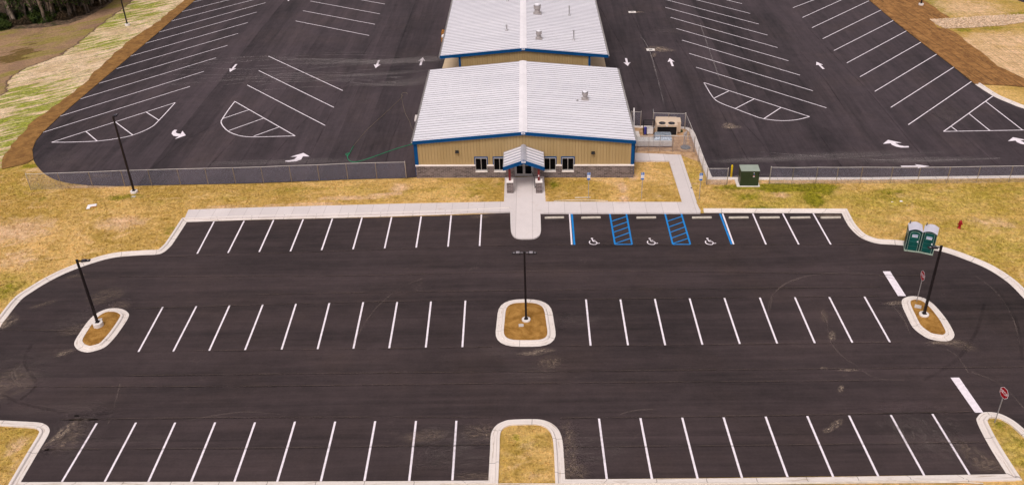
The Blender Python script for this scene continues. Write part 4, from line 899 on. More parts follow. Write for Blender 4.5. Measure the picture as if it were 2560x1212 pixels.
flue(6.2, 14.6, z2(6.2), .08, 1.15, xf2, B2); flue(6.3, 4.4, z2(6.3), .08, 1.15, xf2, B2)
flue(-2.12, 7.3, z2(2.1), .09, .62, xf2, B2); flue(-2.2, 20.3, z2(2.1), .09, .62, xf2, B2)

# ------------------------------------------------------------------ chain link fences
def chain_mesh(mb, a, b, z0, z1, pitch=.075, t=.0042):
    a, b = Vector(a), Vector(b); L = (b - a).length; d = (b - a) / L; nn = Vector((-d.y, d.x)) * .003; h = z1 - z0; n = int((L + h) / pitch)
    for k in range(n):
        for s in (0, 1):
            u0 = k * pitch - h; u1 = u0 + h; v0, v1 = 0, h
            if u0 < 0: v0 = -u0; u0 = 0
            if u1 > L: v1 = h - (u1 - L); u1 = L
            if u1 <= u0: continue
            if s: u0, u1 = L - u0, L - u1
            p = a + d * u0 + nn * (1 if s else -1); q = a + d * u1 + nn * (1 if s else -1)
            mb.add([(p.x, p.y, z0 + v0 - t), (q.x, q.y, z0 + v1 - t), (q.x, q.y, z0 + v1 + t), (p.x, p.y, z0 + v0 + t)], [(0, 1, 2, 3)])
def fence(bases, label, h=1.83, ends=(0, -1), rail_r=.024):
    P = [Vector(p) for p in bases]; o = P[0]
    t = thing('chain_link_fence', label, 'fence', (o.x, o.y, 0)); P = [p - o for p in P]
    for i, p in enumerate(P):
        e = i in (0, len(P) - 1); mb = MB(); r = .038 if e else .026
        mb.lathe([(r, -.1), (r, h + (.05 if e else 0)), (r * 1.15, h + (.06 if e else 0)), (r * .5, h + (.11 if e else .04))], 10, (p.x, p.y)); mb.build('post', 'fence_post', t, smooth=True)
    MB().tube([(p.x, p.y, h) for p in P], rail_r, 8).build('top_rail', 'fence_post', t, smooth=True)
    mb = MB()
    for a, b in zip(P[:-1], P[1:]): chain_mesh(mb, a, b, .05, h)
    mb.build('chain_link', 'fence_wire', t); return t
GF = lambda L: GG(L, 0)
fence(GF([(78, 475.5), (156, 473), (233, 470.5), (313, 467), (380, 465), (452, 463), (521, 461.5), (589.5, 460), (659.5, 458), (729.5, 455), (799, 453), (870, 449.5), (942.5, 447.5), (1016, 446)]), 'long galvanised chain link fence on the lawn left of the entrance building')
fence(GF([(1922.5, 460.5), (1979, 461.5), (2038, 460.5), (2089, 461), (2149, 460.5), (2224, 461), (2292, 461), (2366, 460.5), (2440, 459), (2520.5, 458), (2605, 457), (2700, 456)]), 'long galvanised chain link fence right of the green utility cabinet')
fence(GF([(1766.3, 463.5), (1816.7, 463.5)]), 'short single-bay chain link fence left of the yellow bollard')
fence(GF([(1712, 323), (1723, 350), (1735, 381), (1745, 406), (1755, 433), (1765.5, 462)]), 'chain link fence along the curved kerb beside the air conditioning yard')
fence(GF([(1590, 381), (1621, 379), (1648.5, 379), (1681, 380), (1734, 381)]), 'chain link fence in front of the white duct, between building and curved kerb')
fence(GF([(1578, 318), (1601, 318.5)]), 'short chain link fence panel behind the black rack, against the roof edge')
fg = fence(GF([(1632, 321), (1670, 322), (1711, 323)]), 'chain link fence behind the beige air conditioning unit')
gp = Vector(G(1632, 321)); mb = MB(); a = Vector((0.05, .05)); b = Vector((.1, 1.3))
mb.tube([(a.x, a.y, .1), (a.x, a.y, 1.75), (b.x, b.y, 1.75), (b.x, b.y, .1), (a.x, a.y, .1)], .02, 6); chain_mesh(mb, a, b, .12, 1.72); mb.build('gate', 'galv', fg)

# ------------------------------------------------------------------ light poles
def light_pole(base, h, baseh, label, heads, br=.36, double=False):
    x, y = G(*base); t = thing('light_pole', label, 'light pole', (x, y, 0))
    b = MB().lathe([(br, -.2), (br, baseh - .03), (br - .03, baseh)], 24).build('concrete_base', 'concrete_base', t)
    mb = MB(); mb.box(-.15, -.15, baseh, .15, .15, baseh + .03)
    r0, r1 = .085, .065; mb.hexa([(-r0, -r0, baseh + .03), (r0, -r0, baseh + .03), (r0, r0, baseh + .03), (-r0, r0, baseh + .03)], [(-r1, -r1, h), (r1, -r1, h), (r1, r1, h), (-r1, r1, h)])
    mb.lathe([(.10, h - .02), (.10, h + .05), (.05, h + .08)], 10)
    mb.build('pole', 'pole_black', t)
    for a in heads:
        rot = lambda p, a=a: (p[0] * math.cos(a) - p[1] * math.sin(a), p[0] * math.sin(a) + p[1] * math.cos(a), p[2])
        mb = MB(lambda x_, y_, z_: rot((x_, y_, z_))); zz = h - .10
        mb.box(.06, -.035, zz - .02, .30, .035, zz + .05)
        mb.hexa([(.28, -.16, zz - .03), (.95, -.16, zz - .02), (.95, .16, zz - .02), (.28, .16, zz - .03)], [(.30, -.15, zz + .06), (.92, -.14, zz + .03), (.92, .14, zz + .03), (.30, .15, zz + .06)])
        hd = mb.build('lamp_head', 'pole_black', t)
        m2 = MB(lambda x_, y_, z_: rot((x_, y_, z_))); m2.box(.36, -.12, zz + .055, .62, .12, zz + .10)
        if double: m2.box(.06, -.03, zz + .052, .30, .03, zz + .075)
        m2.build('driver_housing', 'fixture_grey' if double else 'fixture_dark', hd)
        m3 = MB(lambda x_, y_, z_: rot((x_, y_, z_))); m3.box(.72, -.05, zz + .045, .84, .05, zz + .052); m3.build('lens', 'fixture_grey', hd)
    return t
light_pole((1315.5, 804), 6.35, .30, 'black twin-headed light pole on the square middle island', (math.pi * .98, 0.02), .34, True)
light_pole((248, 818), 6.25, .52, 'black single-headed light pole on the left oblong island', (0.15,), .38)
light_pole((2308.5, 791), 6.3, .30, 'black single-headed light pole on the right oblong island beside a stop sign', (math.pi,), .36)
light_pole((336, 482), 8.2, .25, 'tall black light pole on the lawn in front of the left chain link fence', (math.pi * .5,), .36)
light_pole((319, 64), 8.2, .30, 'black light pole on the straw slope near the woods, top cut by the photo', (0,), .36)
light_pole((2302, 14), 8.2, .30, 'black light pole on the brown matting at the upper right, top cut by the photo', (math.pi,), .36)

# ------------------------------------------------------------------ signs
def text_mesh(txt, size):
    cu = bpy.data.curves.new('txt', 'FONT'); cu.body = txt; cu.size = size; cu.align_x = 'CENTER'; cu.align_y = 'CENTER'; cu.offset = size * .018
    ob = bpy.data.objects.new('txt', cu); COL.objects.link(ob); dg = bpy.context.evaluated_depsgraph_get()
    me = bpy.data.meshes.new_from_object(ob.evaluated_get(dg)); bpy.data.objects.remove(ob); bpy.data.curves.remove(cu)
    return me
def text_obj(txt, size, mat, parent, loc, sx=1.0):
    me = text_mesh(txt, size); me.materials.clear(); me.materials.append(M[mat]); me.name = 'lettering'
    for v in me.vertices: v.co = Vector((v.co.x * sx, 0, v.co.y))   # stand upright, facing -Y
    o = bpy.data.objects.new('lettering', me); COL.objects.link(o); o.parent = parent; o.location = loc; return o
def octagon(r): return [(r * math.cos(math.pi / 8 + k * math.pi / 4), r * math.sin(math.pi / 8 + k * math.pi / 4)) for k in range(8)]
def vplate(mb, pts, y, th=.004):
    n = len(pts); mb.add([(p[0], y, p[1]) for p in pts] + [(p[0], y + th, p[1]) for p in pts], [tuple(range(n)), tuple(range(n, 2 * n))[::-1]] + [(i, i + n, (i + 1) % n + n, (i + 1) % n) for i in range(n)])
def stop_sign(base, yaw, label, h=2.5):
    x, y = G(*base); t = thing('stop_sign', label, 'stop sign', (x, y, .05), yaw)
    MB().box(-.03, .0, 0, .03, .035, h + .1).build('post', 'galv', t)
    c = h - .05; r = .41
    mb = MB(); vplate(mb, [(a, b + c) for a, b in octagon(r)], -.008, .006); p = mb.build('sign_plate', 'sign_white', t)
    mb = MB(); vplate(mb, [(a, b + c) for a, b in octagon(r * .93)], -.011, .002); mb.build('red_face', 'sign_red', p)
    text_obj('STOP', .33, 'sign_white', p, (0, -.014, c), .86)
stop_sign((2290, 757), R(-90), 'stop sign on the right oblong island, beside the light pole', 2.55)
stop_sign((2485, 1058), R(-78), 'stop sign on the grass corner at the lower right', 2.6)
def access_sign(base, label):
    x, y = G(*base); t = thing('accessible_parking_sign', label, 'sign', (x, y, .06))
    MB().box(-.025, 0, 0, .025, .03, 2.85).build('post', 'galv', t)
    mb = MB(); vplate(mb, [(-.16, 2.46), (.16, 2.46), (.16, 2.84), (-.16, 2.84)], -.008, .005); p = mb.build('symbol_plate', 'sign_white', t)
    mb = MB(); vplate(mb, [(-.145, 2.56), (.145, 2.56), (.145, 2.825), (-.145, 2.825)], -.0105, .002); f = mb.build('blue_field', 'sign_blue', p)
    fl = MB(); wheelchair(fl, 0, 0, .20, 0, .022); fl.xf = lambda a, b, z: (a, -.013 - z, b + 2.69); fl.build('wheelchair_symbol', 'sign_white', f)
    mb = MB(); vplate(mb, [(-.15, 2.22), (.15, 2.22), (.15, 2.455), (-.15, 2.455)], -.0078, .005); q = mb.build('notice_plate', 'sign_white', t)
    m4 = MB()
    for k, wd in enumerate((.09, .11, .06)): vplate(m4, [(-wd, 2.40 - .06 * k), (wd, 2.40 - .06 * k), (wd, 2.42 - .06 * k), (-wd, 2.42 - .06 * k)], -.0092, .001)
    m4.build('small_print', 'fixture_grey', q)
    mb = MB(); vplate(mb, [(-.15, 2.09), (-.12, 2.06), (.12, 2.06), (.15, 2.09), (.15, 2.19), (.12, 2.215), (-.12, 2.215), (-.15, 2.19)], -.0078, .005); mb.build('lower_plate', 'sign_blue', t)
access_sign((1471, 499), 'blue and white accessible parking sign nearest the entrance piers'); access_sign((1603.5, 499), 'blue and white accessible parking sign on the lawn between entrance and side path'); access_sign((1747.5, 501), 'blue and white accessible parking sign on the outer side of the side path')

# ------------------------------------------------------------------ wheel stops
ws = None
for k, (x0, x1) in enumerate(((1362, 1410), (1453, 1502), (1591, 1640), (1730, 1779), (1822, 1871), (1899, 1949), (1975, 2026), (2052, 2101))):
    lb = ['wheel stop nearest the pale entrance apron', 'wheel stop right of the first blue line', 'wheel stop between the two blue hatched aisles', 'wheel stop right of the second hatched aisle', 'wheel stop just right of the last blue line', 'wheel stop third from the right end of the row', 'wheel stop second from the right end of the row', 'dirt-covered wheel stop at the right end of the row'][k]
    a, b = Vector(G(x0, 545)), Vector(G(x1, 545)); c = (a + b) / 2; L = 1.80
    if ws is None:
        mb = MB(); h = .13
        pr = [(-.10, 0), (-.085, .09), (-.06, .13), (.06, .13), (.085, .09), (.10, 0)]
        xs_ = [(-L / 2, .0, .8), (-L / 2 + .05, 0, 1), (L / 2 - .05, 0, 1), (L / 2, 0, .8)]
        vs = []; fs = []
        for xx, _, s_ in xs_: vs += [(xx, p[0] * s_, p[1] * s_) for p in pr]
        for i in range(3):
            for j in range(5): fs.append((i * 6 + j, (i + 1) * 6 + j, (i + 1) * 6 + j + 1, i * 6 + j + 1))
        fs += [tuple(range(6)), tuple(range(18, 24))[::-1]]
        mb.add(vs, fs); ws = mb.build('wheel_stop', 'wheel_stop'); o = ws
    else: o = ws.copy(); COL.objects.link(o)
    o.location = (c.x, c.y, .004); o.rotation_euler = (0, 0, R(random.uniform(-.6, .6))); tag(o, 'pale concrete ' + lb, 'wheel stop', 'wheel stops along the accessible bays')

# ------------------------------------------------------------------ portable toilets
def toilet(b0, b1, label, arch):
    a, b = Vector(G(*b0)), Vector(G(*b1)); d = b - a; yaw = math.atan2(d.y, d.x); t = thing('portable_toilet', label, 'portable toilet', (a.x, a.y, 0), yaw)
    W, D, H = 1.10, 1.20, 2.02
    mb = MB(); mb.box(-.03, -.03, .02, W + .03, D + .02, .14); mb.build('skid_base', 'toilet_edge', t)
    mb = MB(); mb.box(.0, .0, .14, W, D, H); n = 8; arc = []
    for i in range(n + 1): q = i / n; arc.append((q * W, H + .20 * math.sin(math.pi * q)))
    for y in (.0, D):
        pts = [(0, y, H)] + [(x, y, z) for x, z in arc] + [(W, y, H)]; mb.add(pts, [tuple(range(len(pts)))])
    for z in (.45, .8, 1.15, 1.5):
        mb.box(-.02, .2, z, .0, D - .2, z + .07); mb.box(W, .2, z, W + .02, D - .2, z + .07)
    body = mb.build('body', 'toilet_dark', t)
    mb = MB(); x0, x1 = .17, W - .17
    mb.box(x0, -.035, .2, x1, 0, 1.98); 
    for z in (.5, .95, 1.3): mb.hexa([(x0 + .08, -.035, z), (x1 - .08, -.035, z), (x1 - .08, -.034, z), (x0 + .08, -.034, z)], [(x0 + .10, -.06, z + .05), (x1 - .10, -.06, z + .05), (x1 - .08, -.034, z + .12), (x0 + .08, -.034, z + .12)])
    door = mb.build('door', 'toilet_green', t)
    mb = MB(); r = .013
    top = [(x0, 0, .16), (x0, 0, 1.80)] + [(x0 + (x1 - x0) * (.5 - .5 * math.cos(math.pi * k / 6)), 0, 1.80 + .20 * math.sin(math.pi * k / 6)) for k in range(1, 6)] + [(x1, 0, 1.80), (x1, 0, .16)] if arch else [(x0, 0, .16), (x0, 0, 2.05), (x1, 0, 2.05), (x1, 0, .16)]
    mb.tube([(p[0], -.045, p[2]) for p in top], r, 6); mb.box(0, -.02, .14, .02, .0, H); mb.box(W - .02, -.02, .14, W, 0, H); mb.build('door_edge', 'toilet_edge', t)
    mb = MB(); mb.box(x1 - .12, -.075, 1.02, x1 - .03, -.04, 1.14); mb.build('door_handle', 'sign_white', door)
    mb = MB(); mb.box(.34, -.048, 1.46, .78, -.036, 1.72); mb.cur = 1
    x = .37
    while x < .74: w_ = random.uniform(.02, .05); mb.box(x, -.050, 1.60, x + w_, -.048, 1.69); x += w_ + .015
    x = .38
    while x < .73: w_ = random.uniform(.015, .035); mb.box(x, -.050, 1.50, x + w_, -.048, 1.54); x += w_ + .02
    mb.build('notice_plate', ['sign_white', 'sign_blue'], door)
    mb = MB(); n = 10; m_ = 7; vs = []
    for j in range(m_ + 1):
        for i in range(n + 1): q = i / n; rr = .012 * (j % 2); vs.append((-.01 + q * (W + .02), -.06 + j * (D + .10) / m_, H + .02 + (.24 + rr) * math.sin(math.pi * (.04 + .92 * q)) - .03))
    fs = [(j * (n + 1) + i, j * (n + 1) + i + 1, (j + 1) * (n + 1) + i + 1, (j + 1) * (n + 1) + i) for j in range(m_) for i in range(n)]
    vs2 = [(x, y, z - .03) for x, y, z in vs]; o_ = len(vs); fs += [tuple(o_ + k for k in f[::-1]) for f in fs]
    for j in range(m_): fs += [(j * (n + 1), (j + 1) * (n + 1), o_ + (j + 1) * (n + 1), o_ + j * (n + 1)), (j * (n + 1) + n, o_ + j * (n + 1) + n, o_ + (j + 1) * (n + 1) + n, (j + 1) * (n + 1) + n)]
    for i in range(n): fs += [(i, o_ + i, o_ + i + 1, i + 1)]
    mb.add(vs + vs2, fs); mb.build('roof', 'toilet_roof', t)
    MB().lathe([(.045, H + .05), (.045, H + .30), (.06, H + .31), (.06, H + .34)], 10, (.12, D - .12)).build('vent_pipe', 'rubber', t)
    if arch: MB().box(-.025, .35, 1.35, -.02, .75, 1.75).build('side_notice', 'toilet_edge', t)
toilet((2260.5, 627), (2295, 631.5), 'left of two green portable toilets, with arched door edging', True)
toilet((2295.8, 631.3), (2326.5, 637.8), 'right of two green portable toilets, with straight door edging', False)

# ------------------------------------------------------------------ fire hydrant
x, y = G(2397, 573); t = thing('fire_hydrant', 'red fire hydrant standing on the lawn behind the portable toilets', 'fire hydrant', (x, y, .05))
MB().lathe([(.16, 0), (.16, .05), (.11, .06), (.11, .55), (.15, .57), (.15, .62), (.12, .64)], 16).build('barrel', 'hydrant_red', t, True)
MB().lathe([(.14, .64), (.14, .70), (.11, .78), (.05, .83), (.035, .84), (.035, .90)], 16).build('bonnet', 'hydrant_red', t, True)
for a in (R(-10), R(170), R(-100)):
    MB().tube([(math.cos(a) * .08, math.sin(a) * .08, .48), (math.cos(a) * .21, math.sin(a) * .21, .48)], .06, 10).build('nozzle', 'hydrant_red', t)

# ------------------------------------------------------------------ utility cabinet, bollards
x, y = G(1849, 467.6); x2, y2 = G(1894.7, 467.6); t = thing('utility_cabinet', 'dark green transformer cabinet with pale lid on a concrete pad', 'electrical cabinet', (x, y, 0), math.atan2(y2 - y, x2 - x))
W = math.hypot(x2 - x, y2 - y); D, H = 1.15, 1.72
MB().box(-.28, -.12, 0, W + .16, D + .5, .14).build('concrete_pad', 'concrete_base', t)
mb = MB(); mb.box(0, 0, .14, W, D, H); mb.box(.0, -.012, .14, W, 0, .34); mb.box(W / 2 - .006, -.01, .36, W / 2 + .006, 0, H - .05); cab = mb.build('cabinet', 'green_box', t)
mb = MB(); mb.hexa([(-.03, -.05, H), (W + .03, -.05, H), (W + .03, D + .05, H), (-.03, D + .05, H)], [(-.02, -.04, H + .05), (W + .02, -.04, H + .05), (W + .02, D + .03, H + .10), (-.02, D + .03, H + .10)]); mb.build('lid', 'green_top', t)
MB().box(W * .66, -.012, 1.10, W * .66 + .16, -.002, 1.26).build('warning_label', 'sign_white', cab); MB().box(W * .66, -.014, 1.17, W * .66 + .16, -.012, 1.25).build('warning_stripe', 'sign_red', cab)
MB().box(W * .69, -.012, 1.34, W * .69 + .08, -.002, 1.42).build('blue_label', 'sign_blue', cab)
MB().lathe([(.035, 1.50), (.035, 1.56)], 10, (W * .70, -.02)).build('padlock', 'sign_white', cab)
MB().box(W - .10, -.06, 1.3, W - .04, -.0, 1.62).build('hasp', 'black', cab)
for k, (b, lb) in enumerate((((1827.6, 443), 'yellow steel bollard left of the green utility cabinet'), ((1888, 443), 'yellow steel bollard mostly hidden behind the green utility cabinet'))):
    x, y = G(*b); o = MB().lathe([(.10, 0), (.10, 1.24), (.085, 1.31), (.05, 1.345), (.01, 1.35)], 16).build('bollard', 'yellow', smooth=True); o.location = (x, y, 0); tag(o, lb, 'bollard', 'yellow bollards behind the cabinet')

# ------------------------------------------------------------------ air conditioning yard
x, y = G(1640, 342); x2, y2 = G(1692.5, 342.6); yaw = math.atan2(y2 - y, x2 - x); t = thing('air_conditioner', 'beige packaged air conditioning unit with two round fans on top', 'air conditioner', (x, y, .05), yaw)
W, D, H = 2.25, 2.3, 1.32
mb = MB(); mb.box(0, .25, .08, W, D, H); mb.box(0, 0, H - .2, W, .25, H); mb.box(0, 0, .08, .08, .25, H - .2); mb.box(W - .08, 0, .08, W, .25, H - .2); mb.box(W, .9, .1, W + .42, D - .1, H - .03); mb.box(-.06, .9, .3, 0, D - .3, H - .1)
mb.box(0, 0, 0, W, D, .08); body = mb.build('casing', 'ac_beige', t)
MB().box(.08, .20, .08, W - .08, .25, H - .2).build('coil_panel', 'black', t)
for cx_ in (.62, 1.62):
    f = MB().lathe([(.36, H - .02), (.36, H + .03), (.33, H + .035), (.33, H + .005)], 28, (cx_, .52), cap=False).build('fan_ring', 'black', t)
    mb = MB(); mb.lathe([(.335, H + .004), (.335, H + .006)], 28, (cx_, .52)); mb.build('fan_well', 'black', f)
    mb = MB(); mb.lathe([(.07, H + .012), (.07, H + .03)], 14, (cx_, .52))
    for k in range(5):
        a = k * 2 * math.pi / 5; c, s = math.cos(a), math.sin(a); P = [(.07, -.05, .012), (.30, -.11, .012), (.31, .06, .026), (.07, .05, .026)]
        mb.add([(cx_ + p[0] * c - p[1] * s, .52 + p[0] * s + p[1] * c, H + p[2]) for p in P], [(0, 1, 2, 3)])
    mb.build('fan_blades', 'fixture_dark', f)
MB().box(1.02, -.008, H - .16, 1.18, -.001, H - .04).build('warning_label', 'sign_white', body); MB().box(.1, -.008, H - .12, .42, -.001, H - .07).build('name_strip', 'fixture_grey', body)
x, y = G(1586, 369.5); x2, y2 = G(1680, 369.5); yaw = math.atan2(y2 - y, x2 - x); L = math.hypot(x2 - x, y2 - y)
t = thing('supply_duct', 'long white sheet metal duct running from the building wall to the beige unit', 'duct', (x, y, .05), yaw)
for k in range(4):
    a, b = L * k / 4 + .006, L * (k + 1) / 4 - .006; MB().box(a, 0, .12, b, 1.15, .68).build('duct_section', 'duct', t)
for k in range(5):
    q = min(max(L * k / 4, .02), L - .02); MB().box(q - .015, -.02, .10, q + .015, 1.17, .70).build('flange', 'galv', t)
for q in (.5, 1.9, 3.3):
    MB().box(q, .1, 0, q + .06, 1.0, .12).build('support', 'galv', t)
mb = MB(); mb.hexa([(L * .52, .25, .70), (L - .02, .25, .70), (L - .02, 1.45, .70), (L * .52, 1.45, .70)], [(L * .54, .45, .98), (L - .06, .40, .94), (L - .06, 1.5, 1.05), (L * .56, 1.5, 1.10)]); mb.box(L * .6, 1.5, .5, L - .1, 1.95, .9); mb.build('insulated_elbow', 'silver', t)
# black rack
x, y = G(1609, 340); t = thing('metal_rack', 'black tubular metal rack holding pale boxes beside the beige unit', 'rack', (x, y, .04), R(-3))
def loop(P, r=.028): return MB().tube(P + [P[0]], r, 6)
loop([(.3, 0, .15), (1.1, 0, .15), (1.1, .15, .95), (.3, .15, .95)]).build('front_frame', 'black', t)
loop([(0, .5, .05), (1.15, .5, .05), (1.15, .62, 1.5), (0, .62, 1.5)], .034).build('rear_frame', 'black', t)
for z in (.6, 1.05, 1.3): MB().tube([(.0, .58, z), (1.15, .58, z)], .02, 6).build('rail', 'black', t)
for x_ in (0, 1.15): MB().tube([(x_, 0, .06), (x_, 1.25, .06), (x_, 1.25, 1.35), (x_, .62, 1.4)], .03, 6).build('side_frame', 'black', t)
MB().tube([(0, 1.25, 1.3), (1.15, 1.25, 1.3)], .028, 6).build('top_rail', 'black', t)
o = tag(MB().box(.36, .2, .08, 1.04, .44, .82).build('white_box', 'cardboard_white'), 'pale boxed appliance standing inside the black tubular rack', 'box'); o.location = (x, y, .04)
o = tag(MB().box(.06, .12, .08, .30, .46, .85).build('purple_container', 'purple'), 'blue-purple container standing at the left inside the black rack', 'container'); o.location = (x, y, .04)
# valve pedestal
x, y = G(1713.6, 369.5); t = thing('valve_stand', 'grey valve post standing on a round metal base in the gravel', 'valve stand', (x, y, .02))
MB().lathe([(.52, 0), (.52, .06), (.48, .09), (.12, .13), (.1, .16)], 28).build('round_base', 'plate_base', t)
MB().tube([(0, 0, .12), (.02, 0, 1.95)], .035, 8).build('post', 'galv', t); MB().tube([(-.17, .15, .1), (-.15, .12, 1.55)], .05, 8).build('riser_pipe', 'galv', t)
mb = MB(); mb.lathe([(.05, 1.25), (.14, 1.32), (.15, 1.55), (.09, 1.68)], 12, (-.15, .12)); mb.lathe([(.06, 1.62), (.10, 1.66), (.10, 1.78), (.04, 1.84)], 10, (-.04, .06)); mb.build('valve_body', 'galv_light', t)
x, y = G(1702, 330); tag(MB().lathe([(.22, 0), (.22, .12), (.18, .20), (.05, .24)], 18, (x, y)).build('irrigation_cover', 'green_box'), 'round green plastic cover in the gravel beside the beige unit', 'valve cover')
x, y = G(1591, 338); tag(MB().box(x - .35, y - .9, .0, x + .35, y + .9, .07).build('equipment_pad', 'concrete_base'), 'empty pale equipment pad on the gravel beside the building wall', 'concrete pad')
a = Vector(G(1573, 302)); mb = MB(); mb.hexa([(0, 0, 0), (.12, 0, 0), (.12, .05, 0), (0, .05, 0)], [(-.05, .6, 1.9), (.10, .6, 1.9), (.10, .65, 1.9), (-.05, .65, 1.9)]); o = mb.build('leaning_board', 'cardboard_white'); o.location = (a.x + .35, a.y - 1.5, 0); tag(o, 'narrow white board leaning upright at the right eave of the entrance building', 'board')

# ------------------------------------------------------------------ small loose things
def flat_box(px, py, w_, d_, h, mat, name, label, cat, ang=0, z=.05):
    x, y = G(px, py); o = MB().box(-w_ / 2, -d_ / 2, 0, w_ / 2, d_ / 2, h).build(name, mat); o.location = (x, y, z); o.rotation_euler = (0, 0, R(ang)); return tag(o, label, cat)
flat_box(334, 493, .42, .34, .035, 'handhole', 'handhole_cover', 'grey square handhole cover on the lawn below the tall left light pole', 'cover', 5)
flat_box(1303, 817, .38, .36, .04, 'handhole', 'handhole_cover', 'pale square handhole cover in the middle island mulch', 'cover', 3, .14)
flat_box(2294, 770, .48, .46, .04, 'handhole', 'handhole_cover', 'pale square handhole cover in the right island mulch below the stop sign', 'cover', -25, .13)
flat_box(248, 804, .5, .42, .04, 'handhole', 'handhole_cover', 'pale handhole cover behind the concrete foot of the left island pole', 'cover', 20, .14)
x, y = G(231, 518); t = thing('cardboard_box', 'white flattened box with an orange edge lying on the left lawn', 'box', (x, y, .07), R(14))
mb = MB(); mb.box(-.42, -.20, 0, .42, .28, .12); mb.add([(-.42, -.2, .12), (-.1, -.2, .12), (-.2, -.45, .02), (-.5, -.42, .02)], [(0, 1, 2, 3)]); mb.build('box_body', 'cardboard_white', t); MB().box(-.05, -.25, .0, .45, -.205, .11).build('orange_side', 'orange_wood', t)
for k, (px, py, s, lb) in enumerate(((2252, 505, .20, 'largest white scrap of litter on the right lawn'), (2230, 507, .15, 'middle-sized white scrap of litter on the right lawn, left of the largest'), (2239.5, 509.5, .07, 'tiny white scrap of litter between the two larger scraps'), (2231, 498.5, .08, 'tiny white scrap of litter above the other scraps'), (2267, 515, .07, 'tiny white scrap of litter right of and below the largest'))):
    x, y = G(px, py); o = MB().add([(-s, -s * .6, 0), (s, -s * .8, 0), (s * .9, s * .5, .0), (-s * .6, s * .8, 0), (0, 0, s * .6)], [(0, 1, 4), (1, 2, 4), (2, 3, 4), (3, 0, 4)]).build('litter', 'cardboard_white'); o.location = (x, y, .06); tag(o, lb, 'litter', 'white litter on the right lawn')
def inlet(px, py, label):
    x, y = G(px, py); t = thing('drain_inlet', label, 'drain', (x, y, 0)); MB().box(-.55, -.42, -.05, .55, .42, .02).build('concrete_collar', 'concrete_base', t); MB().box(-.22, -.12, .02, .22, .10, .026).build('grate', 'black', t)
inlet(1626.5, 125, 'pale square drain inlet with splashed dust, nearer one on the right rear lot'); inlet(1580.5, 31, 'pale square drain inlet near the top, farther one beside the rear hall')
for L, r, nm, lb in (([(1100, 1209.5), (1500, 1209.3), (1900, 1207.2), (2110, 1204.5), (2245, 1201.5)], .035, 'pipe', 'longest pale pipe lying along the bottom kerb'), ([(2241, 1201.5), (2350, 1203.5), (2457, 1208)], .04, 'pipe', 'pale pipe slanting away from the bottom kerb at the lower right'), ([(1300, 1210.6), (1700, 1211), (2100, 1207.5), (2400, 1206)], .03, 'pipe', 'thin pale pipe crossing under the two others at the bottom edge')):
    P = [(x, y, .17 if nm and k else .17) for k, (x, y) in enumerate(smooth_line(GG(L, .14), 4))]; tag(MB().tube(P, r, 8).build(nm, 'pvc', smooth=True), lb, 'pipe', 'loose pipes below the bottom kerb')
tag(MB().tube([(x, y, .11) for x, y in smooth_line(GG([(1384, 502.5), (1430, 500.5), (1480, 500.8), (1520, 502.5)], .1), 4)], .035, 8).build('pipe', 'pvc', smooth=True), 'pale pipe lying on grass along the front path, below the first parking sign', 'pipe')
x, y = G(1457, 496.5); o = MB().box(-.75, -.05, 0, .75, .05, .04).build('timber_offcut', 'pvc'); o.location = (x, y, .1); tag(o, 'short pale timber offcut on the grass just behind the long pipe', 'timber')
x, y = G(1728.5, 473); o = MB().lathe([(.09, 0), (.07, .09), (.02, .1)], 10).build('sprinkler', 'rubber'); o.location = (x, y, .1); tag(o, 'small dark irrigation head at the edge of the side path', 'sprinkler')
# dark bar leaning on the pier
a = Vector(G(1338, 474)); mb = MB(); mb.tube([(0, 0, 0), (0, .1, .95), (-.18, .35, 1.35), (-.30, .6, 1.5)], .035, 8); mb.tube([(.0, 0, .02), (.1, .25, .02)], .03, 6); o = mb.build('metal_bar', 'black'); o.location = (a.x - .02, a.y + .1, .125); tag(o, 'black bent metal bar leaning against the right masonry pier', 'bar')
# hose and cord beside the building
hose = smooth_line(GG([(1034, 360), (990, 373), (940, 390.5), (902, 403), (882, 405.5), (871, 399.5), (869, 389), (874, 385), (867, 384.5), (864.5, 387.5), (870, 389.5), (876, 380), (884, 365.5)]), 6)
tag(MB().tube([(x, y, .03) for x, y in hose], .028, 6).build('garden_hose', 'hose_green', smooth=True), 'green garden hose curving over the asphalt left of the entrance building', 'hose')
tag(MB().tube([(x, y, .02) for x, y in smooth_line(GG([(884, 365.5), (915, 328), (942, 303), (980, 268), (1005, 243), (1004, 236), (1009, 232.5), (1017, 233), (1018, 237)]), 6)], .018, 6).build('pale_hose', 'cable', smooth=True), 'thin pale line continuing from the green hose towards the rear', 'hose')
tag(MB().tube([(x, y, .045) for x, y in smooth_line(GG([(1004, 238), (1006, 255), (1013, 283), (1023, 303), (1030, 322), (1040, 335)]), 6)], .015, 6).build('cord', 'cable', smooth=True), 'thin pale cord curving down to the left wall of the entrance building', 'cord')
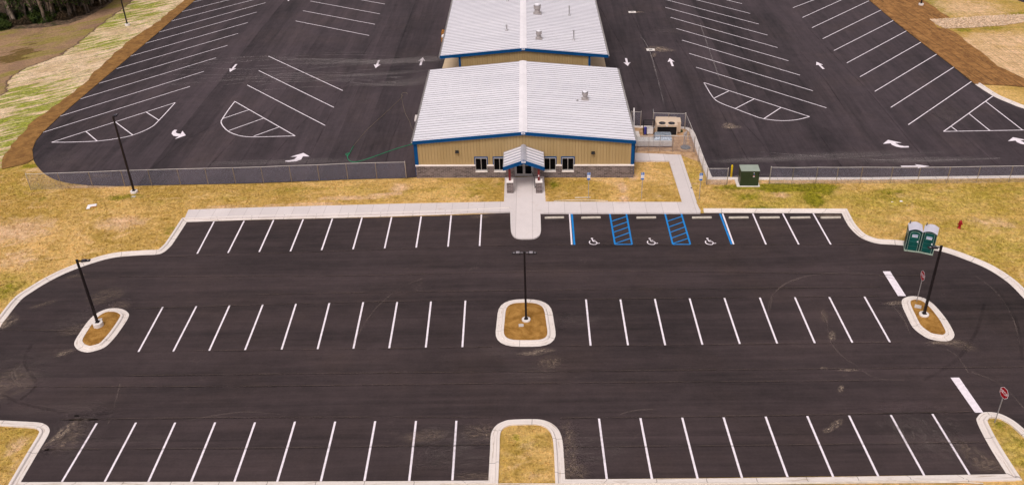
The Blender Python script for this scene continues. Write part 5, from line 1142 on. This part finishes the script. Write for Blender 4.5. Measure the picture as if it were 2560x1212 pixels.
# crates by the rear hall
x, y = G(1105, 104); t = thing('wooden_crate', 'orange wooden crate at the left eave of the rear hall', 'crate', (x, y, 0))
mb = MB(); 
for z in (.05, .27, .49): mb.box(-.02, -.42, z, .82, -.38, z + .18); mb.box(-.02, .38, z, .82, .42, z + .18); mb.box(-.04, -.38, z, 0, .38, z + .18); mb.box(.80, -.38, z, .84, .38, z + .18)
mb.box(0, -.38, .02, .8, .38, .06); mb.build('slats', 'orange_wood', t)
mb = MB(); random.seed(3)
mb.lathe([(.30, .5), (.42, .62), (.40, .82), (.22, 1.0), (.05, 1.05)], 9, (.38, 0)); o = mb.build('white_sack', 'cardboard_white'); o.location = (x, y, .0); tag(o, 'white plastic sack heaped on the orange wooden crate', 'sack')
x, y = G(1108, 90); t = thing('timber_pile', 'pile of orange timber offcuts behind the white sack', 'timber pile', (x, y, 0))
for k in range(7): a_ = random.uniform(-.6, .6); MB(lambda X, Y, Z, a_=a_: (X * math.cos(a_) - Y * math.sin(a_) + .2, X * math.sin(a_) + Y * math.cos(a_), Z)).box(-.45, -.10 + .02 * k, .12 * k, .45, .10, .12 * k + .10).build('timber', 'orange_wood', t)

# ------------------------------------------------------------------ rubble channel
chan = GG([(2326, 50.5), (2370, 48), (2440, 43), (2500, 40), (2560, 37.5), (2700, 30), (2700, 52), (2560, 56), (2507, 64), (2450, 68), (2395, 71.5), (2365, 72), (2340, 62)])
struct(MB().poly(chan, .02).build('channel_bed', 'gravel'))
mb = MB(); random.seed(11); L_ = np.array(chan); bx = (L_[:, 0].min(), L_[:, 0].max(), L_[:, 1].min(), L_[:, 1].max()); cand = rng.uniform((bx[0], bx[2]), (bx[1], bx[3]), (16000, 2))
cand = cand[sdf(cand[:, 0], cand[:, 1], chan) < .15]
for x, y in cand[:5200]:
    s = random.uniform(.06, .19); vs = [(x + s * random.uniform(.5, 1) * a, y + s * random.uniform(.5, 1) * b, .02 + s * c * random.uniform(.4, .9)) for a, b, c in ((1, 0, .3), (0, 1, .3), (-1, 0, .3), (0, -1, .3), (0, 0, 1))]
    mb.add(vs, [(0, 1, 4), (1, 2, 4), (2, 3, 4), (3, 0, 4)])
o = mb.build('rubble_stones', 'stone'); o['kind'] = 'stuff'; o['label'] = 'pale rubble stones lining the drainage channel at the upper right'; o['category'] = 'stones'
# stones washed round the upper right pole
# ------------------------------------------------------------------ woodland edge
def leafmat(name, a, b):
    m, t = new_mat(name); n = N(t); oi = n.node('ShaderNodeObjectInfo').outputs['Random']; p = n.pos()
    n.out(n.mix(n.ramp(n.noise(p, 1.3, 4), .35, .65), a, b), .8, spec=.2); return m
M['leaf_dark'] = leafmat('leaf_dark', (.014, .026, .006, 1), (.055, .080, .012, 1))
M['leaf_brown'] = leafmat('leaf_brown', (.050, .036, .020, 1), (.10, .065, .035, 1))
M['leaf_olive'] = leafmat('leaf_olive', (.05, .065, .008, 1), (.14, .15, .02, 1))
M['bark'] = simple('bark', (.085, .065, .05, 1), .95, .5, 2)
M['bark_pale'] = simple('bark_pale', (.24, .185, .14, 1), .95, .5, 2)
def limbs(mb, p, d, L, r, lvl):
    pts = [p]; q = Vector(p); dd = Vector(d).normalized(); n = 5
    for k in range(n): dd = (dd + Vector((random.uniform(-.12, .12), random.uniform(-.12, .12), .04 if lvl else .0))).normalized(); q = q + dd * L / n; pts.append(q.copy())
    mb.tube(pts, r, 6 if lvl < 2 else 4, r * .35)
    tips = [pts[-1]]
    if lvl < 2:
        for k in range(6 if lvl == 0 else 4):
            t_ = random.uniform(.35, .98); i = min(n - 1, int(t_ * n)); a = random.uniform(0, 6.28); nd = (dd * .7 + Vector((math.cos(a), math.sin(a), .25))).normalized()
            tips += limbs(mb, pts[i], nd, L * random.uniform(.3, .5), r * .42, lvl + 1)
    return tips
def make_tree(h, leaf, density, barkm):
    t = thing('tree', 'x', 'tree'); mb = MB(); tips = limbs(mb, Vector((0, 0, -.3)), Vector((random.uniform(-.1, .1), random.uniform(-.1, .1), 1)), h, h * .018 + .05, 0); mb.build('trunk', barkm, t)
    cr = MB()
    for tp in tips:
        for k in range(density):
            c = tp + Vector((random.gauss(0, .6), random.gauss(0, .6), random.gauss(0, .5))); s = random.uniform(.10, .26); u = Vector((random.gauss(0, 1), random.gauss(0, 1), random.gauss(0, 1))).normalized() * s; v = u.cross(Vector((random.gauss(0, 1), random.gauss(0, 1), random.gauss(0, 1)))).normalized() * s
            cr.add([c - u, c - v * .6, c + u, c + v * .6], [(0, 1, 2, 3)])
    if density: cr.build('crown', leaf, t)
    return t
def make_shrub(r, leaf, n):
    mb = MB()
    for k in range(n):
        a = random.uniform(0, 6.28); rr = r * random.random() ** .5; zz = random.random() ** .8 * r * 1.1 * (1.05 - .6 * (rr / r) ** 2); c = Vector((rr * math.cos(a), rr * math.sin(a), zz)); s = random.uniform(.07, .19)
        u = Vector((random.gauss(0, 1), random.gauss(0, 1), random.gauss(0, 1))).normalized() * s; v = u.cross(Vector((random.gauss(0, 1), random.gauss(0, 1), random.gauss(0, 1)))).normalized() * s
        mb.add([c - u, c - v * .6, c + u, c + v * .6], [(0, 1, 2, 3)])
    return mb.build('shrub', leaf)
random.seed(21)
protos = [(make_tree(9, 'leaf_dark', 26, 'bark'), 'dark-crowned slender tree at the woodland edge'), (make_tree(12, 'leaf_brown', 10, 'bark_pale'), 'tall pale-stemmed tree with sparse brown leaves in the woods'), (make_tree(7, 'leaf_brown', 5, 'bark_pale'), 'nearly bare young tree with pale twisted limbs in the woods')]
spots = []
edge = [G(-260, 92), G(0, 74), G(100, 66), G(170, 56), G(215, 40), G(262, 14), G(300, -12), G(350, -50)]
edge = smooth_line(edge, 8)
for k, (ex_, ey_) in enumerate(edge):
    for j in range(2): spots.append((ex_ + random.uniform(-2.2, .5) - j * 2.4, ey_ + 3.0 + j * 3.2 + random.uniform(-1, 1.6), j))
first = [True] * 4
for i, (x, y, j) in enumerate(spots):
    k = random.choice([0, 0, 1, 2]); t, lb = protos[k]
    o = t if first[k] else copy_tree(t); first[k] = False
    s = random.uniform(.75, 1.2); o.location = (x, y, 0); o.rotation_euler = (0, 0, random.uniform(0, 6.28)); o.scale = (s, s, s); tag(o, lb, 'tree', 'trees of the woodland at the upper left')
sp = [(make_shrub(1.5, 'leaf_dark', 1500), 'dark green bush on the leaf litter in front of the trees'), (make_shrub(1.1, 'leaf_olive', 700), 'bright olive bush among the woodland stems'), (make_shrub(1.2, 'leaf_brown', 900), 'brown leafless thicket at the woodland edge')]
sf_ = [True] * 3; slist = [(108, 50, 0, 1.5), (92, 54, 0, .9), (65, 50, 0, .75), (35, 46, 0, .6), (5, 72, 0, 1.0), (-10, 55, 0, 1.1), (143, 36, 1, 1.1), (60, 30, 1, .8), (175, 34, 0, .7), (160, 46, 2, .9), (130, 50, 2, .7)]
for k in range(60):
    a = random.choice(edge); slist.append((None, (a[0] + random.uniform(-4, 1) - 1, a[1] + random.uniform(1.0, 10)), random.choice([2, 2, 2, 2, 0, 1]), random.uniform(.35, 1.0)))
for px, py, k, s in slist:
    x, y = G(px, py) if px is not None else py
    o, lb = sp[k]
    if not sf_[k]: o = o.copy(); COL.objects.link(o)
    sf_[k] = False; o.location = (x, y, -.05); o.rotation_euler = (0, 0, random.uniform(0, 6.28)); o.scale = (s, s, s * random.uniform(.8, 1.1)); tag(o, lb, 'bush', 'bushes of the woodland at the upper left')
